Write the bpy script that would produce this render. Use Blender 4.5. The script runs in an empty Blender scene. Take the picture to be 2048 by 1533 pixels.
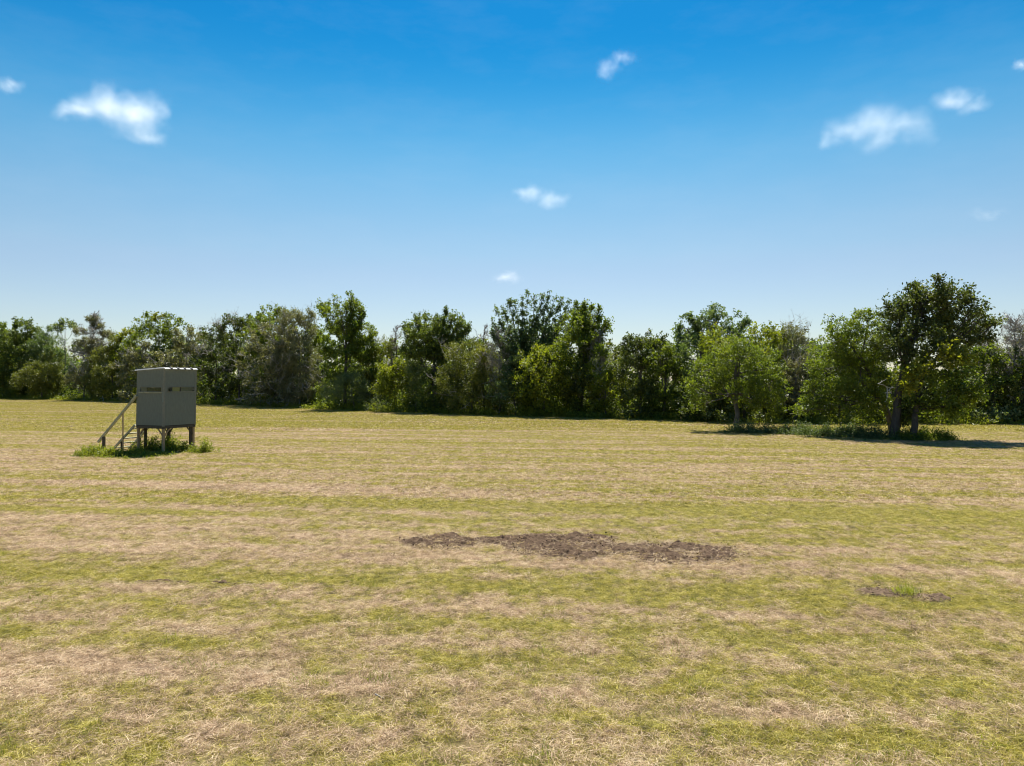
import bpy, bmesh, math, random
import numpy as np
from mathutils import Vector, Matrix

S = bpy.context.scene
COL = S.collection
R = math.radians

# ------------------------------------------------------------------ camera, sky, sun, exposure
EYE = 2.45          # eye height above the field (m)
F = 1420.0          # focal length of the photograph in its own pixels (2048 wide)
CX, HY = 1024.0, 766.0
cam_d = bpy.data.cameras.new('camera')
cam_d.sensor_width = 36.0
cam_d.lens = 36.0 * F / 2048.0
cam_d.clip_start = 0.1
cam_d.clip_end = 30000.0
cam = bpy.data.objects.new('camera', cam_d)
COL.objects.link(cam)
cam.location = (0, 0, EYE)
cam.rotation_euler = (R(90), 0, 0)
S.camera = cam

SUN_EL, SUN_AZ = 60.0, 3.0      # azimuth measured from +Y towards +X
sx, sy = math.sin(R(SUN_AZ)), math.cos(R(SUN_AZ))
sun_vec = Vector((sx * math.cos(R(SUN_EL)), sy * math.cos(R(SUN_EL)), math.sin(R(SUN_EL))))
sd = bpy.data.lights.new('sun', 'SUN')
sd.energy = 5.0
sd.angle = R(0.53)
sd.color = (1.0, 0.955, 0.88)
sun = bpy.data.objects.new('sun', sd)
COL.objects.link(sun)
sun.rotation_euler = sun_vec.to_track_quat('Z', 'Y').to_euler()

world = bpy.data.worlds.new('World')
S.world = world
world.use_nodes = True
wn, wl = world.node_tree.nodes, world.node_tree.links
wn.clear()
w_out = wn.new('ShaderNodeOutputWorld')
w_bg = wn.new('ShaderNodeBackground')
w_sky = wn.new('ShaderNodeTexSky')
w_sky.sky_type = 'NISHITA'
w_sky.sun_disc = False
w_sky.sun_elevation = R(SUN_EL)
w_sky.sun_rotation = R(SUN_AZ)
w_sky.altitude = 100
w_sky.air_density = 1.0
w_sky.dust_density = 0.6
w_sky.ozone_density = 1.5
w_tc = wn.new('ShaderNodeTexCoord')
w_sep = wn.new('ShaderNodeSeparateXYZ')
w_ramp = wn.new('ShaderNodeValToRGB')
w_mul = wn.new('ShaderNodeMixRGB')
w_mul.blend_type = 'MULTIPLY'
w_mul.inputs[0].default_value = 1.0
# colour of the air by height above the horizon (sine of elevation), on to the zenith
SKY_TINT = [(0.000, (0.610, 0.607, 0.613)),
            (0.060, (0.592, 0.597, 0.609)),
            (0.144, (0.545, 0.576, 0.609)),
            (0.177, (0.557, 0.611, 0.609)),
            (0.250, (0.418, 0.628, 0.649)),
            (0.312, (0.261, 0.607, 0.674)),
            (0.370, (0.090, 0.505, 0.662)),
            (0.425, (0.026, 0.418, 0.636)),
            (0.468, (0.028, 0.405, 0.640)),
            (0.550, (0.028, 0.388, 0.632)),
            (1.000, (0.051, 0.380, 0.632))]
cr = w_ramp.color_ramp
cr.interpolation = 'B_SPLINE'
while len(cr.elements) < len(SKY_TINT):
    cr.elements.new(0.5)
for e, (p, c) in zip(cr.elements, SKY_TINT):
    e.position = p
    e.color = (c[0], c[1], c[2], 1)
wl.new(w_tc.outputs['Generated'], w_sep.inputs[0])
wl.new(w_sep.outputs['Z'], w_ramp.inputs[0])
wl.new(w_sky.outputs[0], w_mul.inputs[1])
wl.new(w_ramp.outputs[0], w_mul.inputs[2])
w_nz = wn.new('ShaderNodeTexNoise'); w_nz.inputs['Scale'].default_value = 9.0; w_nz.inputs['Detail'].default_value = 7; w_nz.inputs['Roughness'].default_value = .6
w_mp = wn.new('ShaderNodeMapping'); w_mp.inputs['Scale'].default_value = (1, 1, 3.2)
wl.new(w_tc.outputs['Generated'], w_mp.inputs[0]); wl.new(w_mp.outputs[0], w_nz.inputs['Vector'])
w_nr = wn.new('ShaderNodeMapRange'); w_nr.inputs['From Min'].default_value = .45; w_nr.inputs['From Max'].default_value = .8
w_nr.inputs['To Min'].default_value = 0.0; w_nr.inputs['To Max'].default_value = .045
wl.new(w_nz.outputs[0], w_nr.inputs['Value'])
w_hz = wn.new('ShaderNodeMixRGB'); w_hz.inputs[2].default_value = (4.2, 4.6, 5.2, 1)
wl.new(w_nr.outputs[0], w_hz.inputs[0]); wl.new(w_mul.outputs[0], w_hz.inputs[1])
wl.new(w_hz.outputs[0], w_bg.inputs[0])
w_bg.inputs[1].default_value = 0.082
wl.new(w_bg.outputs[0], w_out.inputs[0])

S.view_settings.view_transform = 'Standard'
S.view_settings.look = 'None'
S.view_settings.gamma = 1.0
S.view_settings.use_curve_mapping = False
S.view_settings.exposure = 1.15

S.render.engine = 'CYCLES'
cy = S.cycles
cy.max_bounces = 6
cy.diffuse_bounces = 3
cy.glossy_bounces = 2
cy.transmission_bounces = 4
cy.transparent_max_bounces = 6
cy.volume_bounces = 2
cy.volume_step_rate = 0.6
cy.volume_max_steps = 96
cy.filter_width = 1.1
cy.use_denoising = True
cy.denoiser = 'OPENIMAGEDENOISE'
cy.denoising_input_passes = 'RGB_ALBEDO_NORMAL'
cy.sample_clamp_indirect = 6

# ------------------------------------------------------------------ helpers
RNG = np.random.default_rng(11)

def at(px, py, D):
    """place in the world seen at a photo pixel, D metres in front of the camera"""
    return np.array([(px - CX) / F * D, D, EYE - (py - HY) / F * D])

def tag(o, label=None, cat=None, group=None, kind=None):
    if label: o['label'] = label
    if cat: o['category'] = cat
    if group: o['group'] = group
    if kind: o['kind'] = kind
    return o

def empty(name, loc, rz=0.0):
    o = bpy.data.objects.new(name, None)
    o.empty_display_size = 0.3
    COL.objects.link(o)
    o.location = loc
    o.rotation_euler = (0, 0, rz)
    return o

def link_mesh(name, me, mats, parent=None):
    o = bpy.data.objects.new(name, me)
    COL.objects.link(o)
    for m in (mats if isinstance(mats, (list, tuple)) else [mats]):
        me.materials.append(m)
    if parent is not None:
        o.parent = parent
    return o

def np_mesh(name, V, loops, starts, attrs=None, smooth=False, mat_idx=None):
    me = bpy.data.meshes.new(name)
    V = np.ascontiguousarray(V, dtype=np.float32)
    me.vertices.add(len(V))
    me.vertices.foreach_set('co', V.ravel())
    me.loops.add(len(loops))
    me.loops.foreach_set('vertex_index', np.asarray(loops, dtype=np.int32))
    me.polygons.add(len(starts))
    me.polygons.foreach_set('loop_start', np.asarray(starts, dtype=np.int32))
    if smooth:
        me.polygons.foreach_set('use_smooth', np.ones(len(starts), dtype=bool))
    if mat_idx is not None:
        me.polygons.foreach_set('material_index', np.asarray(mat_idx, dtype=np.int32))
    for k, a in (attrs or {}).items():
        at_ = me.attributes.new(k, 'FLOAT', 'POINT')
        at_.data.foreach_set('value', np.asarray(a, dtype=np.float32))
    me.update(calc_edges=True)
    return me

def unit(v):
    return v / np.maximum(np.linalg.norm(v, axis=-1, keepdims=True), 1e-9)

def leaf_arrays(C, L, W, up_bias=0.3, dirs=None, rng=RNG):
    """one small rhombic leaf per centre"""
    n = len(C)
    u = rng.normal(size=(n, 3))
    if dirs is not None:
        u = dirs + 0.55 * u
    u = unit(u)
    nv = rng.normal(size=(n, 3)); nv[:, 2] += up_bias * 2
    v = unit(np.cross(nv, u))
    L = (L * (0.6 + 0.8 * rng.random(n)))[:, None]
    W = (W * (0.6 + 0.8 * rng.random(n)))[:, None]
    P = np.stack([C - u * L * .5, C + v * W * .5, C + u * L * .5, C - v * W * .5], axis=1)
    return P.reshape(-1, 3)

def leaf_mesh(name, P, rnd):
    n = len(P) // 4
    return np_mesh(name, P, np.arange(4 * n), np.arange(0, 4 * n, 4), {'rnd': np.repeat(rnd, 4)})

def prisms(P0, P1, r0, r1, k=3):
    """open tapered prisms between point pairs (vectorised)"""
    n = len(P0)
    d = unit(P1 - P0)
    a = np.where(np.abs(d[:, 2:3]) > .9, np.array([[1., 0, 0]]), np.array([[0, 0, 1.]]))
    u = unit(np.cross(d, a)); v = np.cross(d, u)
    V = []
    for i in range(k):
        c, s = math.cos(2 * math.pi * i / k), math.sin(2 * math.pi * i / k)
        w = u * c + v * s
        V.append(P0 + w * r0[:, None]); V.append(P1 + w * r1[:, None])
    V = np.stack(V, axis=1)                       # n, 2k, 3
    base = (np.arange(n) * 2 * k)[:, None]
    q = []
    for i in range(k):
        j = (i + 1) % k
        q += [2 * i, 2 * j, 2 * j + 1, 2 * i + 1]
    loops = (base + np.array(q)[None, :]).ravel()
    return V.reshape(-1, 3), loops, n * k

class Tubes:
    """several tapered curved tubes gathered into one mesh"""
    def __init__(s): s.V = []; s.L = []; s.St = []; s.nv = 0; s.nl = 0
    def _add(s, V, loops, nfaces, per=4):
        s.V.append(V); s.L.append(loops + s.nv)
        s.St.append(np.arange(nfaces) * per + s.nl)
        s.nv += len(V); s.nl += len(loops)
    def tube(s, pts, rad, k=8, bump=0.0, rng=RNG):
        pts = np.asarray(pts, float); m = len(pts)
        rad = np.asarray(rad, float)
        d = np.gradient(pts, axis=0); d = unit(d)
        a = np.array([1., 0.2, 0]) if abs(d[0, 2]) > .8 else np.array([0, 0, 1.])
        u = unit(np.cross(d, a[None, :])); v = np.cross(d, u)
        th = np.arange(k) / k * 2 * math.pi
        rr = rad[:, None] * (1 + bump * rng.normal(size=(m, k)))
        V = pts[:, None, :] + rr[:, :, None] * (u[:, None, :] * np.cos(th)[None, :, None] + v[:, None, :] * np.sin(th)[None, :, None])
        i = np.arange(m - 1)[:, None] * k; j = np.arange(k)[None, :]; j2 = (j + 1) % k
        q = np.stack([i + j, i + j2, i + k + j2, i + k + j], axis=-1).reshape(-1)
        s._add(V.reshape(-1, 3), q, (m - 1) * k)
    def segs(s, P0, P1, r0, r1, k=3):
        V, l, n = prisms(P0, P1, r0, r1, k)
        s._add(V, l, n)
    def mesh(s, name, smooth=True):
        return np_mesh(name, np.concatenate(s.V), np.concatenate(s.L), np.concatenate(s.St), smooth=smooth)

def bezier(a, b, c, n=7):
    t = np.linspace(0, 1, n)[:, None]
    return (1 - t) ** 2 * a + 2 * t * (1 - t) * b + t * t * c

def box_bm(bm, lo, hi, shear=None):
    x0, y0, z0 = lo; x1, y1, z1 = hi
    vs = [bm.verts.new(p) for p in ((x0, y0, z0), (x1, y0, z0), (x1, y1, z0), (x0, y1, z0), (x0, y0, z1), (x1, y0, z1), (x1, y1, z1), (x0, y1, z1))]
    for f in ((0, 3, 2, 1), (4, 5, 6, 7), (0, 1, 5, 4), (1, 2, 6, 5), (2, 3, 7, 6), (3, 0, 4, 7)):
        bm.faces.new([vs[i] for i in f])
    return vs

def beam_bm(bm, a, b, w, h, up=(0, 0, 1)):
    """square-cut timber from a to b"""
    a, b = Vector(a), Vector(b)
    d = (b - a).normalized()
    s = d.cross(Vector(up))
    if s.length < 1e-4: s = d.cross(Vector((1, 0, 0)))
    s.normalize(); t = s.cross(d).normalized()
    vs = []
    for p in (a, b):
        for su, tu in ((-1, -1), (1, -1), (1, 1), (-1, 1)):
            vs.append(bm.verts.new(p + s * su * w / 2 + t * tu * h / 2))
    for f in ((0, 1, 2, 3), (7, 6, 5, 4), (0, 4, 5, 1), (1, 5, 6, 2), (2, 6, 7, 3), (3, 7, 4, 0)):
        bm.faces.new([vs[i] for i in f])

def bm_obj(name, bm, mat, parent=None, bevel=0.0):
    bmesh.ops.recalc_face_normals(bm, faces=bm.faces)
    if bevel > 0:
        bmesh.ops.bevel(bm, geom=list(bm.edges), offset=bevel, segments=1, affect='EDGES')
    me = bpy.data.meshes.new(name)
    bm.to_mesh(me); bm.free()
    return link_mesh(name, me, mat, parent)

def waves(seed, n, lo, hi):
    r = np.random.default_rng(seed)
    k = np.exp(r.uniform(math.log(lo), math.log(hi), n)); a = r.uniform(0, 2 * math.pi, n)
    return k * np.cos(a), k * np.sin(a), r.uniform(0, 2 * math.pi, n), 1.0 / np.sqrt(k / lo)
W1 = waves(3, 14, .5, 5.0)
def wsum(W, x, y):
    x = np.asarray(x, float); y = np.asarray(y, float)
    s = np.zeros(np.broadcast(x, y).shape)
    for kx, ky, p, a in zip(*W): s = s + a * np.sin(kx * x + ky * y + p)
    return s / math.sqrt(len(W[0]))
def ground_z(x, y):
    return 0.009 * wsum(W1, x, y)

# ------------------------------------------------------------------ materials
def new_mat(name):
    m = bpy.data.materials.new(name); m.use_nodes = True
    m.node_tree.nodes.clear()
    return m, m.node_tree.nodes, m.node_tree.links

def ramp(n, stops, interp='LINEAR'):
    r = n.new('ShaderNodeValToRGB'); r.color_ramp.interpolation = interp
    while len(r.color_ramp.elements) < len(stops): r.color_ramp.elements.new(0.5)
    for e, (p, c) in zip(r.color_ramp.elements, stops):
        e.position = p
        e.color = (c[0], c[1], c[2], 1) if isinstance(c, (tuple, list)) else (c, c, c, 1)
    return r

def math_n(n, l, op, a, b=None, clamp=False):
    m = n.new('ShaderNodeMath'); m.operation = op; m.use_clamp = clamp
    for i, v in enumerate((a, b)):
        if v is None: continue
        if isinstance(v, (int, float)): m.inputs[i].default_value = v
        else: l.new(v, m.inputs[i])
    return m.outputs[0]

def leaf_mat(name, dark, mid, light, transl=0.38, rough=0.55, yellow=None):
    m, n, l = new_mat(name)
    out = n.new('ShaderNodeOutputMaterial')
    a = n.new('ShaderNodeAttribute'); a.attribute_name = 'rnd'
    geo = n.new('ShaderNodeNewGeometry')
    nz = n.new('ShaderNodeTexNoise'); nz.inputs['Scale'].default_value = 0.9; nz.inputs['Detail'].default_value = 3
    l.new(geo.outputs['Position'], nz.inputs['Vector'])
    s = math_n(n, l, 'MULTIPLY_ADD', nz.outputs[0], 1.3)
    n_add = s.node; n_add.inputs[2].default_value = -0.65
    t = math_n(n, l, 'MULTIPLY', a.outputs['Fac'], 0.75)
    t = math_n(n, l, 'ADD', t, s)
    t = math_n(n, l, 'ADD', t, 0.12, clamp=True)
    r = ramp(n, [(0.0, dark), (0.45, mid), (1.0, light)])
    l.new(t, r.inputs[0])
    b = n.new('ShaderNodeBsdfPrincipled')
    b.inputs['Roughness'].default_value = rough
    b.inputs['Specular IOR Level'].default_value = 0.35
    l.new(r.outputs[0], b.inputs['Base Color'])
    tr = n.new('ShaderNodeBsdfTranslucent')
    hs = n.new('ShaderNodeMixRGB'); hs.blend_type = 'MULTIPLY'; hs.inputs[0].default_value = 1
    hs.inputs[2].default_value = (1.5, 1.55, 0.55, 1)
    l.new(r.outputs[0], hs.inputs[1]); l.new(hs.outputs[0], tr.inputs[0])
    mx = n.new('ShaderNodeMixShader'); mx.inputs[0].default_value = transl
    l.new(b.outputs[0], mx.inputs[1]); l.new(tr.outputs[0], mx.inputs[2])
    l.new(mx.outputs[0], out.inputs[0])
    return m

def plain_mat(name, c1, c2, scale=6.0, rough=0.85, stretch=(1, 1, 1), bump=0.3, metal=0.0, spec=0.3, detail=5):
    m, n, l = new_mat(name)
    out = n.new('ShaderNodeOutputMaterial'); b = n.new('ShaderNodeBsdfPrincipled')
    tc = n.new('ShaderNodeTexCoord'); mp = n.new('ShaderNodeMapping'); mp.inputs['Scale'].default_value = stretch
    nz = n.new('ShaderNodeTexNoise'); nz.inputs['Scale'].default_value = scale; nz.inputs['Detail'].default_value = detail
    nz.inputs['Roughness'].default_value = 0.65
    r = ramp(n, [(0.3, c1), (0.7, c2)])
    l.new(tc.outputs['Object'], mp.inputs[0]); l.new(mp.outputs[0], nz.inputs['Vector'])
    l.new(nz.outputs[0], r.inputs[0]); l.new(r.outputs[0], b.inputs['Base Color'])
    b.inputs['Roughness'].default_value = rough; b.inputs['Metallic'].default_value = metal
    b.inputs['Specular IOR Level'].default_value = spec
    if bump > 0:
        bp = n.new('ShaderNodeBump'); bp.inputs['Strength'].default_value = bump; bp.inputs['Distance'].default_value = 0.02
        l.new(nz.outputs[0], bp.inputs['Height']); l.new(bp.outputs[0], b.inputs['Normal'])
    l.new(b.outputs[0], out.inputs[0])
    return m

M = {}
M['leaf_dark'] = leaf_mat('dark_green_leaves', (0.046, 0.069, 0.016), (0.094, 0.128, 0.026), (0.178, 0.206, 0.039), 0.39)
M['leaf_deep'] = leaf_mat('deep_oak_leaves', (0.038, 0.053, 0.016), (0.073, 0.095, 0.023), (0.143, 0.161, 0.041), 0.33)
M['leaf_green'] = leaf_mat('mid_green_leaves', (0.056, 0.086, 0.014), (0.112, 0.148, 0.019), (0.200, 0.228, 0.031), 0.46)
M['leaf_bright'] = leaf_mat('bright_green_leaves', (0.075, 0.098, 0.012), (0.148, 0.177, 0.018), (0.253, 0.249, 0.029), 0.50)
M['leaf_yellow'] = leaf_mat('yellowing_leaves', (.09, .11, .014), (.175, .185, .020), (.28, .26, .035), .45)
M['leaf_olive'] = leaf_mat('olive_juniper_foliage', (0.064, 0.080, 0.018), (0.121, 0.137, 0.026), (0.210, 0.207, 0.037), 0.31)
M['leaf_gray'] = leaf_mat('grey_green_foliage', (0.085, 0.093, 0.048), (0.160, 0.160, 0.083), (0.278, 0.260, 0.147), 0.28)
M['leaf_pale'] = leaf_mat('pale_sage_leaves', (0.072, 0.098, 0.040), (0.133, 0.167, 0.069), (0.229, 0.259, 0.127), .35)
M['leaf_blue'] = leaf_mat('blue_green_leaves', (0.050, 0.083, 0.031), (0.098, 0.141, 0.053), (0.177, 0.216, 0.085), 0.38)
M['weed'] = leaf_mat('weed_leaves', (.080, .100, .014), (.165, .190, .022), (.27, .28, .04), .45)
M['weed_blue'] = leaf_mat('sage_weed_leaves', (.045, .070, .025), (.095, .130, .048), (.16, .195, .08), .35)
M['weed_straw'] = leaf_mat('dry_weed_stalks', (.22, .145, .08), (.40, .285, .165), (.60, .46, .29), .30)
M['bark'] = plain_mat('grey_brown_bark', (.055, .048, .040), (.15, .135, .115), 9, stretch=(1, 1, .25), bump=.8)
M['bark_dark'] = plain_mat('dark_bark', (.035, .030, .025), (.09, .080, .068), 9, stretch=(1, 1, .25), bump=.8)
M['twig'] = plain_mat('grey_dead_twigs', (.22, .20, .18), (.42, .39, .355), 4, bump=0)
M['twig_brown'] = plain_mat('brown_dead_twigs', (.15, .115, .09), (.30, .24, .20), 4, bump=0)
M['bleached'] = plain_mat('bleached_dead_wood', (.36, .35, .33), (.58, .56, .53), 5, bump=.2)
M['paint'] = plain_mat('grey_olive_siding_paint', (.138, .154, .124), (.172, .190, .154), 16, rough=.75, stretch=(1, 1, .35), bump=.15)
M['paint_edge'] = plain_mat('dark_grey_trim_paint', (.17, .172, .135), (.21, .212, .17), 14, rough=.75, bump=.1)
M['timber'] = plain_mat('weathered_treated_timber', (.27, .19, .10), (.43, .31, .175), 12, stretch=(1, 1, .2), bump=.3)
M['timber_green'] = plain_mat('greenish_weathered_timber', (.27, .27, .165), (.44, .42, .28), 12, stretch=(.6, .6, .6), bump=.3)
M['timber_dark'] = plain_mat('dark_timber', (.055, .048, .034), (.10, .088, .062), 12, stretch=(1, 1, .2), bump=.3)  # darker timber tone for back legs, floor frame and supports
M['roof'] = plain_mat('white_galvanised_roof', (.62, .62, .60), (.78, .78, .76), 7, rough=.4, bump=.05, spec=.5)
M['roof_rib'] = plain_mat('dark_roof_seam', (.05, .05, .05), (.09, .09, .085), 7, rough=.7, bump=.0)  # dark seams between the white pans
M['strip'] = plain_mat('pale_teal_strip', (.16, .20, .185), (.22, .26, .24), 10, rough=.7, bump=.1)
M['inside'] = plain_mat('dark_plywood_inside', (.03, .028, .022), (.055, .05, .04), 8, bump=.1)

def pane_mat(name, col, mix):
    m, n, l = new_mat(name)
    out = n.new('ShaderNodeOutputMaterial')
    t = n.new('ShaderNodeBsdfTransparent'); t.inputs[0].default_value = (.75, .78, .62, 1)
    b = n.new('ShaderNodeBsdfPrincipled'); b.inputs['Base Color'].default_value = (*col, 1); b.inputs['Roughness'].default_value = .25
    tr = n.new('ShaderNodeBsdfTranslucent'); tr.inputs[0].default_value = (*col, 1)
    a = n.new('ShaderNodeMixShader'); a.inputs[0].default_value = .5
    mx = n.new('ShaderNodeMixShader'); mx.inputs[0].default_value = mix
    l.new(b.outputs[0], a.inputs[1]); l.new(tr.outputs[0], a.inputs[2])
    l.new(t.outputs[0], mx.inputs[1]); l.new(a.outputs[0], mx.inputs[2]); l.new(mx.outputs[0], out.inputs[0])
    return m
M['pane_light'] = pane_mat('dusty_lit_olive_plexiglass', (.42, .43, .20), .75)  # dusty tint, with the olive light seen in the pane put into its colour
M['pane_gray'] = pane_mat('dusty_grey_plexiglass', (.24, .26, .18), .75)
M['pane_dark'] = pane_mat('dark_olive_plexiglass', (.10, .11, .04), .7)

# green share of the sward, a property of the place: mowing rows + patches
gg = bpy.data.node_groups.new('green_share', 'ShaderNodeTree')
gg.interface.new_socket('Share', in_out='OUTPUT', socket_type='NodeSocketFloat')
gg.interface.new_socket('Pale', in_out='OUTPUT', socket_type='NodeSocketFloat')
def build_green(n, l):
    out = n.new('NodeGroupOutput')
    geo = n.new('ShaderNodeNewGeometry')
    sp = n.new('ShaderNodeSeparateXYZ'); l.new(geo.outputs['Position'], sp.inputs[0])
    v = math_n(n, l, 'MULTIPLY_ADD', sp.outputs['X'], 0.14); l.new(sp.outputs['Y'], v.node.inputs[2])
    cb = n.new('ShaderNodeCombineXYZ')
    l.new(math_n(n, l, 'MULTIPLY', sp.outputs['X'], 0.09), cb.inputs[0]); l.new(v, cb.inputs[1])
    n1 = n.new('ShaderNodeTexNoise'); n1.inputs['Scale'].default_value = 0.55; n1.inputs['Detail'].default_value = 4; n1.inputs['Roughness'].default_value = .6
    l.new(cb.outputs[0], n1.inputs['Vector'])
    n2 = n.new('ShaderNodeTexNoise'); n2.inputs['Scale'].default_value = 2.2; n2.inputs['Detail'].default_value = 4; n2.inputs['Roughness'].default_value = .65
    l.new(geo.outputs['Position'], n2.inputs['Vector'])
    n3 = n.new('ShaderNodeTexNoise'); n3.inputs['Scale'].default_value = 0.06; n3.inputs['Detail'].default_value = 2
    l.new(geo.outputs['Position'], n3.inputs['Vector'])
    vs = math_n(n, l, 'MULTIPLY', v, 1 / 50.0)
    # mown rows counted away from the camera: green where grass stands, straw where cuttings lie
    rows = ramp(n, [(0.05, .36), (.10, .44), (.118, .50), (.135, .30), (.15, .62), (.175, .60), (.195, .36), (.235, .30),
                    (.255, .56), (.28, .58), (.31, .34), (.38, .30), (.43, .44), (.46, .34), (.52, .48), (.60, .40), (.72, .56), (.85, .62), (1.0, .58)])
    l.new(vs, rows.inputs[0])
    a = math_n(n, l, 'MULTIPLY_ADD', n1.outputs[0], 2.0); a.node.inputs[2].default_value = -.88
    b = math_n(n, l, 'MULTIPLY_ADD', n2.outputs[0], 2.5); b.node.inputs[2].default_value = -1.21
    c = math_n(n, l, 'MULTIPLY_ADD', n3.outputs[0], 0.8); c.node.inputs[2].default_value = -0.4
    cb2 = n.new('ShaderNodeCombineXYZ'); l.new(math_n(n, l, 'MULTIPLY', sp.outputs['X'], 0.045), cb2.inputs[0]); l.new(v, cb2.inputs[1])
    n5 = n.new('ShaderNodeTexNoise'); n5.inputs['Scale'].default_value = 1.5; n5.inputs['Detail'].default_value = 2; l.new(cb2.outputs[0], n5.inputs['Vector'])
    e = math_n(n, l, 'MULTIPLY_ADD', n5.outputs[0], 1.6); e.node.inputs[2].default_value = -.72
    a = math_n(n, l, 'ADD', a, e)
    s = math_n(n, l, 'ADD', math_n(n, l, 'ADD', a, b), math_n(n, l, 'ADD', c, rows.outputs[0]), clamp=True)
    l.new(s, out.inputs['Share'])
    n4 = n.new('ShaderNodeTexNoise'); n4.inputs['Scale'].default_value = 1.1; n4.inputs['Detail'].default_value = 5
    mp = n.new('ShaderNodeMapping'); mp.inputs['Location'].default_value = (31, 7, 0); mp.inputs['Scale'].default_value = (.6, 1, 1)
    l.new(geo.outputs['Position'], mp.inputs[0]); l.new(mp.outputs[0], n4.inputs['Vector'])
    l.new(n4.outputs[0], out.inputs['Pale'])
build_green(gg.nodes, gg.links)

def grass_mat(name):
    m, n, l = new_mat(name)
    out = n.new('ShaderNodeOutputMaterial')
    g = n.new('ShaderNodeGroup'); g.node_tree = gg
    a = n.new('ShaderNodeAttribute'); a.attribute_name = 'rnd'
    a2 = n.new('ShaderNodeAttribute'); a2.attribute_name = 'var'
    straw = ramp(n, [(0.0, (.12, .078, .042)), (.25, (.38, .255, .152)), (.65, (.60, .44, .27)), (1.0, (.74, .60, .41))])
    green = ramp(n, [(0.0, (.085, .085, .010)), (.3, (.235, .215, .020)), (.7, (.43, .365, .042)), (1.0, (.58, .49, .11))])
    pv = math_n(n, l, 'MULTIPLY_ADD', g.outputs['Pale'], 0.6); pv.node.inputs[2].default_value = -0.28
    gp = n.new('ShaderNodeNewGeometry'); nf = n.new('ShaderNodeTexNoise'); nf.inputs['Scale'].default_value = 8.0; nf.inputs['Detail'].default_value = 3
    l.new(gp.outputs['Position'], nf.inputs['Vector'])
    fv = math_n(n, l, 'MULTIPLY_ADD', nf.outputs[0], 1.5); fv.node.inputs[2].default_value = -.75
    av = math_n(n, l, 'MULTIPLY_ADD', a2.outputs['Fac'], .8); l.new(fv, av.node.inputs[2])
    av = math_n(n, l, 'ADD', av, .10)
    vv = math_n(n, l, 'ADD', av, pv, clamp=True)
    l.new(vv, straw.inputs[0]); l.new(av, green.inputs[0])
    d = math_n(n, l, 'SUBTRACT', g.outputs['Share'], a.outputs['Fac'])
    d = math_n(n, l, 'MULTIPLY_ADD', d, 2.6, clamp=True); d.node.inputs[2].default_value = 0.5
    mc = n.new('ShaderNodeMixRGB'); l.new(d, mc.inputs[0]); l.new(straw.outputs[0], mc.inputs[1]); l.new(green.outputs[0], mc.inputs[2])
    b = n.new('ShaderNodeBsdfPrincipled'); b.inputs['Roughness'].default_value = .6; b.inputs['Specular IOR Level'].default_value = .3
    l.new(mc.outputs[0], b.inputs['Base Color'])
    t = n.new('ShaderNodeBsdfTranslucent'); l.new(mc.outputs[0], t.inputs[0])
    mx = n.new('ShaderNodeMixShader'); mx.inputs[0].default_value = .35
    l.new(b.outputs[0], mx.inputs[1]); l.new(t.outputs[0], mx.inputs[2]); l.new(mx.outputs[0], out.inputs[0])
    return m
M['grass'] = grass_mat('mown_grass_blades')

def ground_mat():
    m, n, l = new_mat('field_ground')
    out = n.new('ShaderNodeOutputMaterial'); b = n.new('ShaderNodeBsdfPrincipled')
    g = n.new('ShaderNodeGroup'); g.node_tree = gg
    geo = n.new('ShaderNodeNewGeometry')
    nz = n.new('ShaderNodeTexNoise'); nz.inputs['Scale'].default_value = 14; nz.inputs['Detail'].default_value = 6; nz.inputs['Roughness'].default_value = .75
    l.new(geo.outputs['Position'], nz.inputs['Vector'])
    straw = ramp(n, [(.3, (.09, .060, .038)), (.5, (.19, .135, .085)), (.7, (.34, .25, .16))])
    green = ramp(n, [(.3, (.06, .055, .018)), (.5, (.14, .125, .028)), (.7, (.24, .21, .045))])
    l.new(nz.outputs[0], straw.inputs[0]); l.new(nz.outputs[0], green.inputs[0])
    mc = n.new('ShaderNodeMixRGB'); l.new(g.outputs['Share'], mc.inputs[0]); l.new(straw.outputs[0], mc.inputs[1]); l.new(green.outputs[0], mc.inputs[2])
    l.new(mc.outputs[0], b.inputs['Base Color']); b.inputs['Roughness'].default_value = .95; b.inputs['Specular IOR Level'].default_value = .1
    bp = n.new('ShaderNodeBump'); bp.inputs['Strength'].default_value = .6; bp.inputs['Distance'].default_value = .03
    l.new(nz.outputs[0], bp.inputs['Height']); l.new(bp.outputs[0], b.inputs['Normal'])
    l.new(b.outputs[0], out.inputs[0])
    return m
M['ground'] = ground_mat()
M['soil'] = plain_mat('dug_up_soil', (.042, .026, .016), (.130, .085, .052), 26, bump=1.0, rough=.95, spec=.1, detail=8)
M['soil_pale'] = plain_mat('dry_pale_soil', (.055, .035, .022), (.17, .118, .075), 26, bump=1.0, rough=.95, spec=.1, detail=8)

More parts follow.
